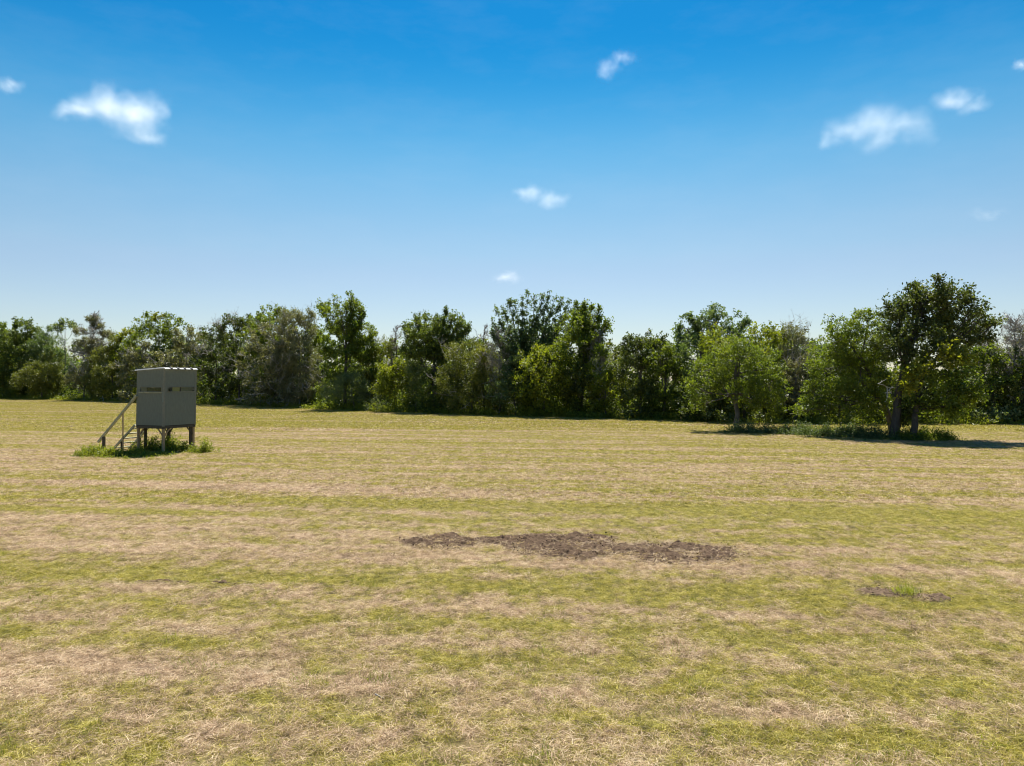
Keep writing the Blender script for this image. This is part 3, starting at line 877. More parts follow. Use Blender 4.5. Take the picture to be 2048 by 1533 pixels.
        o = link_mesh('leafy_shoots', leaf_mesh('leafy_shoots', A - off, rnd), M[mat], root)
    link_mesh('trunk', tb.mesh('trunk'), M[bark], root)
    tag(root, label, cat, group or GROUPS.get(name))
    TREES.append(root)
    return root

def dead_tree(name, label, px, D, top, spread_px, mat='twig', n=16, seed=0, leaves=None, base_px=None, rad=.09, thick=.018, lean=0, levels=3):
    rng = np.random.default_rng(5000 + seed)
    b = at(base_px or px, HY, D); bx = b[0]; off = np.array([bx, D, 0.0])
    root = empty(name, (bx, D, 0.0))
    t = at(px, top, D); H = t[2]
    tb = Tubes()
    tp = bezier(np.array([bx, D, -.1]), np.array([bx, D, H * .5]), t, 12) + rng.normal(size=(12, 3)) * .03
    tb.tube(tp - off, rad * np.linspace(1.2, .12, 12), 6, .04, rng)
    link_mesh('trunk', tb.mesh('trunk'), M['bark_dark' if mat == 'twig_brown' else 'bark'], root)
    q = 2.0 + 8.8 * rng.random(n) ** .7; i = q.astype(int)
    s = tp[i] + (tp[i + 1] - tp[i]) * (q - i)[:, None]
    a = rng.uniform(0, 2 * math.pi, n)
    d = np.stack([np.cos(a), np.sin(a) * .7, rng.uniform(.1, 1.1, n)], -1)
    W_ = spread_px / F * D
    ln = W_ * rng.uniform(.7, 1.2, n) * (1.2 - q / 15)
    tw = Tubes()
    n = int(n)
    twig_system(tw, s - off, d, ln, np.full(n, thick * max(1, D / 34)), levels, rng, nk=(8, 6, 3), spread=.75, ratio=.55, wig=.2)
    o = link_mesh('branches', tw.mesh('branches'), M[mat], root); o['kind'] = 'stuff'
    if leaves:
        lw = lobes_world(leaves[0], D, rng)
        CC = []; OO = []
        leaf, wid, sl, up = KIND[leaves[2]]
        for c, r in lw:
            n_cl = max(3, int(leaves[3] * math.pi * r[0] * r[2] * 4 / (leaf * wid * .5) / 80))
            dv = unit(rng.normal(size=(n_cl, 3))); CC.append(c + dv * r * (rng.random(n_cl) ** .4)[:, None]); OO.append(dv)
        A, rnd = sprays(np.concatenate(CC), np.concatenate(OO), 9, 9, sl, leaf * max(1, D / 62), wid * max(1, D / 62), up, rng)
        link_mesh('crown', leaf_mesh('crown', A - off, rnd), M[leaves[1]], root)
    tag(root, label, 'tree', 'bare trees of the treeline' if name == 'dead_tree' else None)
    return root

def De(px, extra=0.0):
    """distance of the treeline's foot in the direction of a photo column"""
    t = (px - CX) / F
    for y in np.arange(25, 160, .25):
        if y >= edge_y(t * y): return float(y + extra)
    return 120.0

T = make_tree
# ---- left end
T('broadleaf_tree', 'dark green tree cut by the left edge of the field of view', 'tree', -25, De(-25, 3), [(-25, 700, 40, 45), (-20, 745, 45, 35), (-5, 680, 20, 20)], 'leaf_green', seed=1)
T('broadleaf_tree', 'dark green round-topped tree, first whole one from the left end', 'tree', 40, De(40, 4), [(38, 662, 24, 20), (30, 692, 34, 28), (62, 668, 14, 16), (45, 735, 42, 36), (5, 725, 25, 35)], 'leaf_dark', seed=2, stems=[(30, 636, .3), (66, 650, .25)])
T('cedar_tree', 'dull green cedar top behind the round left-hand tree', 'tree', 92, De(92, 8), [(92, 668, 10, 14), (92, 695, 24, 22), (95, 730, 34, 34)], 'leaf_blue', 'cedar', seed=3)
T('cedar_bush', 'dense rounded olive green cedar bush at the mown edge, far left', 'bush', 82, De(82, .8), [(102, 728, 16, 22), (84, 752, 36, 28), (60, 762, 30, 24), (104, 765, 22, 24)], 'leaf_olive', 'cedar', dens=1.3, trunk_r=.1, seed=4)
T('shrub', 'low yellow green shrub at the left foot of the cedar bush', 'bush', 32, De(32, .3), [(32, 766, 16, 11), (20, 778, 18, 9)], 'leaf_bright', dens=.8, trunk_r=.04, seed=5)
T('slender_tree', 'thin pale tree with wispy light green top against the sky', 'tree', 128, De(128, 7), [(118, 648, 10, 6), (131, 645, 8, 5), (150, 658, 12, 6), (120, 662, 12, 5)], 'leaf_pale', dens=.45, trunk_r=.07, seed=6)
dead_tree('dying_cedar', 'half dead grey cedar with a thin leafy tip, left of the hunting blind', 182, De(182, 1.8), 634, 46, thick=.026, n=26, seed=1,
          leaves=([(187, 640, 10, 10), (196, 652, 12, 6), (213, 668, 14, 9), (178, 690, 28, 14), (200, 710, 24, 16), (180, 755, 45, 26), (160, 665, 10, 6)], 'leaf_gray', 'cedar', .75))
dead_tree('dead_branchy_snag', 'bleached white dead snag low in front of the grey cedar', 168, De(168, .8), 712, 42, mat='bleached', n=9, seed=2, thick=.035, levels=3)
T('cedar_tree', 'olive green cedar between the grey cedar and the blind', 'tree', 225, De(225, 1.5), [(232, 695, 16, 18), (222, 725, 32, 26), (238, 752, 36, 30), (205, 760, 26, 24)], 'leaf_olive', 'cedar', seed=8)
T('yellowing_tree', 'yellow green tree with golden tip behind the left cedars', 'tree', 258, De(258, 5), [(252, 675, 18, 12), (262, 690, 22, 18), (255, 720, 28, 28)], 'leaf_bright', seed=9, yellow=[(256, 668, 10, 7)])
T('broadleaf_tree', 'light green tall tree with open airy crown above the blind roof', 'tree', 312, De(312, 4.5), [(310, 640, 26, 10), (290, 650, 18, 12), (350, 652, 18, 12), (322, 665, 30, 16), (300, 690, 40, 28), (345, 700, 30, 28)], 'leaf_green', dens=.75, seed=10, yellow=[(318, 634, 12, 4)])
T('grey_oak', 'grey tangled thicket of a tree straight behind the blind roof', 'tree', 318, De(318, 2), [(320, 710, 42, 22), (300, 745, 50, 34), (350, 750, 40, 35)], 'leaf_gray', seed=11, bare=60, dens=.8)
T('grey_oak', 'dark grey green tree just right of the blind roof', 'tree', 375, De(375, 2), [(372, 675, 22, 20), (398, 690, 24, 24), (372, 715, 34, 32), (395, 760, 30, 34)], 'leaf_gray', seed=12, bare=40)
# ---- tangled grey oaks
T('grey_oak', 'dark tangled oak with rounded shoulder, second right of the blind', 'tree', 430, De(430, 2), [(428, 668, 26, 18), (440, 695, 34, 28), (420, 735, 40, 36), (445, 770, 38, 26)], 'leaf_deep', 'oak', seed=13, bare=70)
T('grey_oak', 'tangled oak with a ragged dark top knot over the grey thicket', 'tree', 478, De(478, 2.5), [(478, 640, 20, 12), (468, 655, 22, 14), (485, 685, 38, 32), (490, 740, 44, 40)], 'leaf_deep', 'oak', seed=14, bare=70)
T('broadleaf_tree', 'light green tree showing over the top of the grey thicket', 'tree', 535, De(535, 6), [(512, 642, 20, 16), (540, 632, 24, 12), (560, 640, 18, 16), (540, 670, 44, 30)], 'leaf_green', seed=15, dens=.9)
T('grey_oak', 'broad grey oak hung with bare twigs, centre of the left thicket', 'tree', 555, De(555, 1.5), [(545, 680, 40, 30), (575, 720, 45, 36), (530, 740, 42, 40), (580, 770, 45, 26)], 'leaf_gray', 'oak', seed=16, bare=130, dens=.75)
T('grey_cedar', 'tall grey green cedar with twin blunt tops left of the bright tree', 'tree', 600, De(600, 3), [(585, 635, 18, 14), (612, 635, 13, 18), (592, 665, 30, 26), (600, 710, 36, 34)], 'leaf_gray', 'cedar', seed=17, bare=60)
T('brush', 'sprawling grey dead brush low in front of the thicket', 'bush', 570, De(570, .6), [(575, 778, 52, 16), (630, 772, 32, 22)], 'leaf_gray', dens=.5, trunk_r=.05, seed=18, bare=150)
T('shrub', 'small blue green shrub at the foot of the left thicket', 'bush', 520, De(520, .6), [(515, 760, 26, 26), (540, 745, 16, 16)], 'leaf_blue', seed=19, trunk_r=.05)
T('broadleaf_tree', 'tall bright green tree with the highest crown left of centre', 'tree', 690, De(690, 2), [(655, 612, 18, 10), (692, 600, 18, 12), (680, 622, 34, 14), (700, 645, 28, 20), (722, 668, 20, 20), (685, 680, 34, 34), (700, 730, 48, 38), (730, 700, 24, 24)],
  'leaf_green', seed=20, trunk_r=.16, stems=[(704, 586, .25), (726, 616, .22), (734, 622, .18), (750, 665, .2), (638, 605, .25)], dens=.9)
T('shrub', 'soft bluish shrub under the tall bright tree', 'bush', 712, De(712, .5), [(705, 775, 34, 28), (740, 790, 24, 18), (668, 785, 24, 22), (690, 755, 18, 12)], 'leaf_pale', 'sage', seed=21, trunk_r=.05, dens=.7)
T('cedar_tree', 'low dull green cedar filling the dip before the dead snag', 'tree', 758, De(758, 5), [(762, 698, 24, 16), (758, 735, 34, 34)], 'leaf_olive', 'cedar', seed=22)
dead_tree('dead_tree', 'bare reddish grey tree crown poking up left of the dark green tree', 792, De(792, 6), 652, 24, mat='twig_brown', n=32, seed=3)
# ---- centre
T('broadleaf_tree', 'broad dark green tree with jagged top left of centre', 'tree', 868, De(868, 2.5), [(850, 652, 34, 18), (895, 652, 30, 20), (866, 680, 48, 30), (905, 690, 34, 28), (870, 730, 55, 40), (835, 690, 26, 26)],
  'leaf_dark', seed=23, trunk_r=.17, stems=[(887, 617, .22), (832, 634, .25), (912, 628, .25), (928, 630, .25), (946, 655, .22), (940, 648, .2), (806, 652, .2), (850, 630, .25)])
T('broadleaf_shrub', 'bright yellow green shrub in front of the dark jagged tree', 'bush', 788, De(788, .8), [(785, 738, 28, 20), (800, 755, 28, 20), (768, 762, 26, 24), (810, 785, 34, 24)], 'leaf_bright', seed=24, trunk_r=.06)
T('sage_shrub', 'pale silvery drooping shrub beside the yellow green one', 'bush', 832, De(832, .5), [(830, 745, 16, 20), (838, 775, 18, 26)], 'leaf_pale', 'sage', seed=25, trunk_r=.05, dens=.8)
T('cedar_tree', 'brownish olive cedar left of the fan-shaped tree', 'tree', 945, De(945, 1.2), [(940, 705, 40, 20), (955, 735, 46, 28), (925, 765, 44, 30), (975, 780, 40, 28)], 'leaf_olive', 'cedar', seed=26, bare=40, yellow=[(962, 704, 15, 8)])
dead_tree('dead_tree', 'brown dead cedar spire left of the fan-shaped tree', 968, De(968, 3), 656, 26, mat='twig_brown', n=43, seed=4)
dead_tree('dead_tree', 'grey dead brushy tree at the foot of the fan-shaped tree', 1000, De(1000, 1.2), 672, 44, n=50, seed=5)
T('fan_tree', 'tall tree with long leafy shoots fanned out against the sky', 'tree', 1062, De(1062, 3), [(1050, 700, 36, 26), (1078, 680, 30, 22), (1020, 680, 24, 20), (1060, 740, 44, 40)],
  'leaf_blue', 'oak', seed=27, trunk_r=.2, stems=[(992, 612, .28), (1004, 606, .28), (1018, 594, .28), (1030, 600, .25), (1042, 588, .28), (1056, 584, .28), (1070, 592, .26), (1086, 588, .24), (1098, 584, .26), (1112, 590, .26),
  (1126, 594, .28), (1140, 598, .28), (1152, 604, .24), (984, 636, .28), (982, 660, .26), (1130, 630, .28), (1076, 615, .28), (1012, 640, .3), (1046, 625, .3), (1106, 622, .3)])
T('broadleaf_tree', 'round bright topped tree leaning on the right of the fan-shaped one', 'tree', 1160, De(1160, 2), [(1162, 642, 24, 16), (1150, 662, 34, 22), (1185, 662, 26, 24), (1160, 700, 40, 30), (1185, 735, 32, 32)],
  'leaf_green', seed=28, stems=[(1172, 600, .3), (1186, 612, .3), (1200, 614, .3), (1150, 604, .25), (1216, 640, .22), (1160, 618, .25)])
T('broadleaf_shrub', 'bright green small tree in front of the fan-shaped one', 'tree', 1088, De(1088, .9), [(1105, 700, 24, 12), (1068, 722, 30, 14), (1100, 728, 36, 22), (1088, 765, 46, 32), (1125, 745, 20, 24)], 'leaf_bright', seed=29, trunk_r=.08, dens=1.1)
T('shrub', 'blue green shrub low beneath the fan-shaped tree', 'bush', 1032, De(1032, .7), [(1032, 760, 34, 22), (1015, 785, 40, 24)], 'leaf_blue', seed=30, trunk_r=.05)
T('oak_bush', 'dark olive thicket right of the bright small tree', 'bush', 1155, De(1155, .8), [(1150, 760, 34, 32), (1165, 790, 38, 26)], 'leaf_deep', 'oak', seed=31, trunk_r=.07, dens=1.2)
T('broadleaf_shrub', 'yellow green shrub at the right foot of the dark thicket', 'bush', 1212, De(1212, .7), [(1200, 765, 24, 18), (1228, 768, 20, 22), (1212, 792, 34, 24)], 'leaf_bright', seed=32, trunk_r=.06)
dead_tree('dead_tree', 'grey bare tree with thin spreading twigs at the gap in the treeline', 1200, De(1200, 2), 668, 40, n=39, seed=6)
T('broadleaf_tree', 'small light green tree seen far back through the gap', 'tree', 1228, De(1228, 14), [(1228, 712, 30, 14), (1230, 740, 36, 24)], 'leaf_green', seed=33)
# ---- right of centre
T('oak_tree', 'dark crowned tree with three blunt tops right of the gap', 'tree', 1282, De(1282, 1.5), [(1262, 692, 18, 16), (1284, 680, 14, 12), (1308, 680, 16, 12), (1280, 712, 38, 28), (1270, 755, 34, 36)], 'leaf_deep', 'oak', seed=34, dens=1.2)
T('broadleaf_tree', 'bright green tree in front of the dark three-topped one', 'tree', 1328, De(1328, 1.2), [(1318, 696, 26, 14), (1326, 722, 30, 24), (1356, 742, 20, 18), (1335, 765, 40, 32)], 'leaf_green', seed=35, dens=1.1)
T('oak_tree', 'tall bluish green oak with leaning limbs showing at its top', 'tree', 1405, De(1405, 3.5), [(1398, 640, 24, 12), (1445, 625, 24, 12), (1480, 642, 18, 8), (1425, 645, 24, 12), (1375, 658, 18, 14), (1400, 670, 36, 24), (1395, 720, 46, 40), (1450, 680, 34, 26)],
  'leaf_blue', 'oak', seed=36, trunk_r=.2, dens=.85, stems=[(1376, 632, .2), (1498, 640, .2)])
T('broadleaf_tree', 'yellow green tree rising behind the lone tree', 'tree', 1440, De(1440, .8), [(1440, 675, 26, 16), (1432, 700, 28, 18), (1445, 730, 34, 34)], 'leaf_bright', seed=37)
T('broadleaf_tree', 'light green tree behind and right of the lone tree', 'tree', 1532, De(1532, 4), [(1520, 672, 24, 14), (1545, 676, 22, 16), (1530, 705, 38, 26), (1540, 750, 40, 40)], 'leaf_bright', seed=38)
T('cedar_tree', 'grey green pointed cedar left of the big trees', 'tree', 1582, De(1582, 3), [(1577, 660, 10, 10), (1590, 672, 16, 12), (1585, 700, 26, 24), (1590, 745, 34, 36)], 'leaf_gray', 'cedar', seed=39, bare=50)
T('grey_oak', 'dark grey green bush with silvery leaves below the pointed cedar', 'bush', 1592, De(1592, .8), [(1598, 718, 18, 18), (1585, 760, 34, 30), (1560, 790, 34, 30), (1610, 790, 30, 26)], 'leaf_gray', 'oak', seed=40, bare=20)
T('oak_tree', 'deep green low oak in the shade behind the lone tree', 'tree', 1490, De(1490, 1.2), [(1480, 770, 60, 40), (1400, 790, 40, 30), (1540, 780, 40, 40)], 'leaf_deep', 'oak', seed=41, dens=.9)
T('oak_tree', 'deep green oak in the shade behind the big left crown', 'tree', 1680, De(1680, 1.5), [(1660, 780, 50, 45), (1720, 770, 50, 50), (1700, 730, 50, 40)], 'leaf_deep', 'oak', seed=42, dens=.8)
T('oak_tree', 'deep green thicket behind the two big trunks', 'tree', 1830, De(1830, 1.5), [(1790, 790, 50, 45), (1850, 790, 50, 45), (1900, 780, 40, 45)], 'leaf_deep', 'oak', seed=43, dens=.9)
# ---- right end
dead_tree('dead_tree', 'bare grey tree beyond the right-hand big crown', 1968, De(1968, 2.5), 660, 46, thick=.024, n=46, seed=7)
dead_tree('dead_tree', 'bare grey tree with fine upright twigs at the right edge', 2030, De(2030, 1.5), 640, 52, thick=.024, n=61, seed=8, leaves=([(2040, 660, 14, 8)], 'leaf_gray', 'cedar', .4))
T('broadleaf_tree', 'green tree beneath the bare twigs near the right edge', 'tree', 1985, De(1985, 1.8), [(1985, 705, 22, 18), (1975, 745, 34, 34), (2010, 740, 24, 30)], 'leaf_green', seed=44, dens=.9)
T('oak_tree', 'dark oak at the right edge of the treeline', 'tree', 2045, De(2045, 1.2), [(2040, 745, 34, 34), (2050, 790, 40, 36), (2090, 740, 50, 60), (2000, 800, 34, 30)], 'leaf_deep', 'oak', seed=45)
T('sage_shrub', 'pale green shrub at the mown edge by the right-hand trees', 'bush', 1992, De(1992, .2), [(1990, 825, 20, 12), (2015, 832, 14, 9), (1968, 832, 14, 8)], 'leaf_pale', seed=46, trunk_r=.03, dens=.6)
T('sage_shrub', 'small pale bush at the mown edge beneath the dark three-topped tree', 'bush', 1250, De(1250, .1), [(1250, 829, 10, 5)], 'leaf_pale', 'sage', seed=47, trunk_r=.03)
T('sage_shrub', 'light green mound of weeds at the edge under the tall bright tree', 'bush', 752, De(752, .1), [(752, 815, 18, 7), (735, 818, 14, 5)], 'leaf_pale', 'sage', seed=48, trunk_r=.03)

# ---- free-standing trees in the field
T('lone_tree', 'lone rounded green tree standing by itself in the mown field', 'tree', 1474, 36.0,
  [(1478, 690, 30, 16), (1468, 715, 44, 26), (1422, 738, 34, 24), (1530, 728, 34, 30), (1400, 778, 24, 28), (1540, 775, 34, 34), (1470, 760, 56, 30), (1392, 808, 14, 16), (1545, 808, 22, 20), (1500, 790, 40, 24)],
  'leaf_green', 'fine', seed=50, trunk_r=.125, dens=1.0, leaf_scale=.88, trunk_top=at(1474, 690, 36.0))
T('big_oak', 'big dark oak with wide crown reaching right, on the left thick trunk', 'tree', 1786, 30.6,
  [(1858, 586, 40, 20), (1830, 602, 34, 22), (1905, 600, 40, 20), (1945, 612, 24, 14), (1968, 628, 22, 12), (1985, 650, 12, 8), (1800, 612, 28, 18), (1850, 635, 60, 30), (1900, 645, 44, 20), (1790, 645, 36, 30), (1830, 680, 60, 28), (1900, 672, 44, 16), (1795, 700, 34, 30), (1855, 700, 50, 24, 1.0)],
  'leaf_deep', 'oak', seed=51, trunk_r=.18, dens=1.2, leaf_scale=.82, bark='bark_dark', trunk_top=at(1835, 610, 30.6), stems=[(1826, 566, .2), (1870, 556, .22), (1900, 570, .2), (1942, 574, .2), (1996, 640, .2), (2000, 672, .18)])
T('spreading_tree', 'wide yellow green crown low on the left side of the big oak', 'tree', 1762, 32.3,
  [(1690, 655, 36, 16), (1735, 640, 36, 22), (1660, 690, 34, 28), (1710, 690, 50, 34), (1750, 700, 36, 40), (1670, 740, 44, 36), (1720, 760, 50, 34), (1640, 795, 30, 28), (1690, 800, 44, 24), (1740, 805, 34, 22), (1620, 818, 20, 14)],
  'leaf_green', 'fine', seed=52, trunk_r=.12, dens=1.1, leaf_scale=.88, base_px=1790)
T('yellow_tipped_tree', 'lower round tree with golden tips on the right thick trunk', 'tree', 1828, 30.2,
  [(1895, 735, 36, 26), (1925, 770, 32, 30), (1850, 775, 40, 34), (1900, 800, 46, 28), (1840, 745, 28, 22), (1945, 800, 22, 20), (1860, 815, 40, 16)],
  'leaf_green', 'broad', seed=53, trunk_r=.14, dens=1.1, bark='bark_dark', trunk_top=at(1850, 735, 30.2), yellow=[(1905, 708, 24, 12), (1928, 720, 12, 10), (1833, 742, 15, 9), (1816, 768, 11, 11)], leaf_scale=.9)
T('sapling', 'thin dark sapling stem between the two thick trunks', 'tree', 1806, 30.8, [(1806, 835, 8, 6), (1808, 822, 10, 6)], 'leaf_deep', seed=54, trunk_r=.035)

# background row: nobody sees their feet, only pieces of crown between the nearer trees
for i, (px, ex_, top_, mt, kd, lab) in enumerate([
    (-5, 12, 676, 'leaf_dark', 'broad', 'dim tree crown far behind the left end of the treeline'),
    (150, 12, 690, 'leaf_blue', 'broad', 'dim tree behind the half dead grey cedar'),
    (225, 10, 690, 'leaf_dark', 'broad', 'dim tree behind the olive cedar left of the blind'),
    (400, 10, 672, 'leaf_blue', 'broad', 'dim tree behind the dark shoulder right of the blind'),
    (640, 10, 650, 'leaf_green', 'broad', 'green tree behind the twin topped grey cedar'),
    (745, 12, 695, 'leaf_dark', 'broad', 'dim tree behind the dip left of the bare reddish crown'),
    (960, 12, 688, 'leaf_green', 'broad', 'light green tree far behind the brown dead spire'),
    (1020, 9, 705, 'leaf_olive', 'cedar', 'olive cedar behind the grey dead brushy tree'),
    (1350, 9, 672, 'leaf_dark', 'broad', 'dim tree behind the dark three-topped one'),
    (1500, 9, 668, 'leaf_dark', 'broad', 'dim tree behind the lone tree and its green neighbours'),
    (1620, 9, 674, 'leaf_blue', 'broad', 'dim tree right of the pointed grey green cedar'),
    (1935, 9, 690, 'leaf_gray', 'cedar', 'grey cedar behind the right-hand big crown'),
    (2060, 9, 668, 'leaf_gray', 'cedar', 'grey cedar beyond the bare trees at the right edge'),
    (75, 11, 684, 'leaf_olive', 'cedar', 'olive cedar behind the dull cedar top at far left'),
    (480, 9, 676, 'leaf_dark', 'broad', 'dim tree behind the oak with the ragged top knot'),
    (565, 9, 660, 'leaf_dark', 'broad', 'dim tree behind the broad grey oak'),
    (815, 9, 682, 'leaf_green', 'broad', 'mid green tree just right of the bare reddish crown'),
    (912, 9, 678, 'leaf_dark', 'broad', 'dim tree behind the right shoulder of the jagged topped tree'),
    (1110, 9, 655, 'leaf_dark', 'broad', 'dim tree between the fan-shaped tree and the round bright topped one'),
    (1190, 9, 690, 'leaf_olive', 'broad', 'olive tree behind the grey bare tree at the gap'),
    (1560, 8, 676, 'leaf_green', 'broad', 'mid green tree between the lone tree and the pointed cedar'),
    (1665, 8, 690, 'leaf_dark', 'broad', 'dim tree behind the wide yellow green crown')]):
    T('background_tree', lab, 'tree', px, De(px, ex_), [(px, top_ + 18, 42, 16), (px - 34, top_ + 44, 42, 28), (px + 36, top_ + 46, 42, 28), (px, top_ + 82, 72, 34)], mt, kd, seed=70 + i, dens=.62, leaf_scale=1.5)

# fallen and dead wood
def dead_wood(name, label, p, d, ln, rad, seed, mat='bleached', cat='fallen branch', levels=3, parent=None):
    rng = np.random.default_rng(seed)
    tb = Tubes()
    twig_system(tb, np.zeros((1, 3)), np.array([d], float), np.array([ln]), np.array([rad]), levels, rng, nk=(4, 3), spread=.7, up=0, wig=.25, k=5)
    o = link_mesh(name, tb.mesh(name), M[mat], parent)
    o.location = p
    if parent is None: tag(o, label, cat)
    return o
p = at(205, 790, De(205, -.8)); dead_wood('fallen_branch', 'white bent dead branch lying at the treeline left of the blind', (p[0], p[1], .75), (.45, -.2, -.55), 1.6, .055, 5)
p = at(300, 800, De(262, -.5)); dead_wood('fallen_branch', 'grey fallen bough lying in the weeds behind the blind handrail', (at(222, 796, De(222, -.3))[0], De(222, -.3), .5), (1, -.1, .12), 2.6, .05, 6, 'twig')
o = dead_wood('bare_bough', '', (0, 0, 0), (-.9, -.4, .35), 1.3, .03, 8, 'bleached', parent=bpy.data.objects['big_oak'])
o.location = (.0, -.25, 2.25); o['label'] = 'bleached bare bough'
dead_wood('fallen_stick', 'thin dark stick lying in the cut grass in front', (at(750, 1400, 5.5)[0], 5.5, .04), (1, -.05, .0), .42, .008, 9, 'twig', 'stick', 2)

# ------------------------------------------------------------------ hunting blind
ang = math.atan2(.908, .418)
blind = empty('hunting_blind', (-12.04, 24.5, 0.0), ang)
tag(blind, 'grey box hunting blind raised on wooden legs at left of the field', 'hunting blind')
SD = 1.36; ZF = .975; ZT = 2.96
TH = .02
def wall(name, side, z0, z1, u0, u1, mat='paint', label=None, off=0.0, th=TH):
    """side 0: facing right-front (y=0), 1: facing left-front (x=0), 2: far right (x=SD), 3: far left with the door (y=SD)"""
    bm = bmesh.new()
    if side == 0: lo, hi = (u0, -off, z0), (u1, th - off, z1)
    elif side == 1: lo, hi = (-off, u0, z0), (th - off, u1, z1)
    elif side == 2: lo, hi = (SD - th + off, u0, z0), (SD + off, u1, z1)
    else: lo, hi = (u0, SD - th + off, z0), (u1, SD + off, z1)
    box_bm(bm, lo, hi)
    # cabin leans very slightly
    for v in bm.verts:
        t = (v.co.z - ZF) * .018
        v.co.x += t * .418; v.co.y -= t * .908
    o = bm_obj(name, bm, M[mat], blind)
    if label: o['label'] = label
    return o
Z1, Z2 = 2.150, 2.302
# siding: panels below, above and beside the slot windows
for side, (a_, b_) in enumerate([(.17, 1.29), (.10, 1.17), (.2, 1.16), (.2, 1.16)]):
    i0, i1 = (0, SD) if side in (0, 3) else (TH + .001, SD - TH - .001)
    wall('siding_panel', side, ZF, Z1, i0, i1)
    wall('siding_panel', side, Z2, ZT if side != 3 else ZT, i0, i1)
    wall('siding_panel', side, Z1 + .0005, Z2 - .0005, i0, a_)
    wall('siding_panel', side, Z1 + .0005, Z2 - .0005, b_, i1)
# window frames, sills and panes
def frame(side, u0, u1):
    for (z0, z1, a_, b_) in ((Z1 - .022, Z1 + .004, u0 - .02, u1 + .02), (Z2 - .004, Z2 + .018, u0 - .02, u1 + .02)):
        wall('window_trim', side, z0, z1, a_, b_, 'paint_edge', off=.012, th=.012)
    for (a_, b_) in ((u0 - .022, u0 + .004), (u1 - .004, u1 + .022)):
        wall('window_trim', side, Z1 + .005, Z2 - .005, a_, b_, 'paint_edge', off=.012, th=.012)
frame(0, .17, 1.29); frame(1, .10, 1.17)
wall('window_sill', 1, Z1 - .05, Z1 - .023, .06, 1.22, 'timber_green', 'pale ledge below the left window slot', off=.03, th=.03)
wall('window_pane', 0, Z1 + .006, Z2 - .006, .36, .66, 'pane_light', 'olive lit sliding pane', off=-.006, th=.004)
wall('window_mullion', 0, Z1 + .005, Z2 - .005, .665, .70, 'inside', off=.004, th=.02)
wall('window_pane', 0, Z1 + .006, Z2 - .006, .705, 1.20, 'pane_gray', 'dusty grey sliding pane', off=-.006, th=.004)
wall('window_pane', 1, Z1 + .006, Z2 - .006, .86, 1.165, 'pane_gray', 'dusty grey sliding pane', off=-.006, th=.004)
wall('window_pane', 1, Z1 + .006, Z2 - .006, .105, .855, 'pane_dark', 'dark olive sliding pane', off=-.006, th=.004)
wall('corner_strip', 1, 1.80, 2.14, .004, .05, 'strip', 'pale teal strip nailed at the corner', off=.008, th=.008)
wall('corner_board', 1, ZF - .03, ZT, -.012, .058, 'paint_edge', off=.0062, th=.006)
wall('corner_board', 0, ZF - .03, ZT, .001, .06, 'paint_edge', off=.0062, th=.006)
wall('corner_board', 0, ZF - .03, ZT, SD - .05, SD + .006, 'paint_edge', off=.0062, th=.006)
wall('floor', 0, ZF - .02, ZF - .001, .003, SD - .003, 'inside', off=-.004, th=SD - .008)
wall('door', 3, ZF + .04, Z1 - .05, .08, .66, 'paint_edge', 'plain door above the stairs', off=.012, th=.012)
bm = bmesh.new()
for a_, b_ in (((-.0, .02, ZF - .065), (SD, .02, ZF - .065)), ((.02, 0, ZF - .067), (.02, SD, ZF - .067)), ((SD - .02, 0, ZF - .067), (SD - .02, SD, ZF - .067)), ((0, SD - .02, ZF - .065), (SD, SD - .02, ZF - .065))):
    beam_bm(bm, a_, b_, .036, .086)
bm_obj('floor_frame', bm, M['timber_dark'], blind)
# roof sheet: pans with raised seams running away from the right-front side, edge flange shaped to catch the sun
slope = .075
def zr(y_): return ZT + .018 - slope * (y_ / SD)
npan = 5
x0, x1 = -.03, SD + .025
pw = (x1 - x0) / npan
for i in range(npan):
    bm = bmesh.new()
    a_, b_ = x0 + i * pw + .018, x0 + (i + 1) * pw - .018
    prof = [(-.125, -.052), (-.120, -.040), (-.035, .006)]
    rows = []
    for (yy, dz) in prof + [(SD + .05, 0.0)]:
        rows.append([bm.verts.new((xx, yy, zr(yy) + dz)) for xx in (a_, b_)])
    for q in range(len(rows) - 1):
        bm.faces.new((rows[q][0], rows[q][1], rows[q + 1][1], rows[q + 1][0]))
    bmesh.ops.solidify(bm, geom=bm.faces[:], thickness=.008)
    bm_obj('roof_panel', bm, M['roof'], blind)
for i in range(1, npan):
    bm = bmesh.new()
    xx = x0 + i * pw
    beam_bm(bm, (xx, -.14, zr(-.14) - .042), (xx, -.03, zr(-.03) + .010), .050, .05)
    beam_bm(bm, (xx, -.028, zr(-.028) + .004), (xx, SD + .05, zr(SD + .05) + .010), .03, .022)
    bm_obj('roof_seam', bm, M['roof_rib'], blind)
bm = bmesh.new()   # bright gable flashing along the left-front edge
ya, yb = -.055, SD + .012
v = [bm.verts.new(p) for p in ((-.050, ya, zr(ya) - .006), (-.050, yb, zr(yb) - .006), (-.028, yb, zr(yb) + .016), (-.028, ya, zr(ya) + .016), (-.048, ya, zr(ya) - .026), (-.048, yb, zr(yb) - .026))]
bm.faces.new((v[0], v[3], v[2], v[1])); bm.faces.new((v[4], v[0], v[1], v[5]))
bmesh.ops.solidify(bm, geom=bm.faces[:], thickness=.006)
bm_obj('roof_flashing', bm, M['roof'], blind)
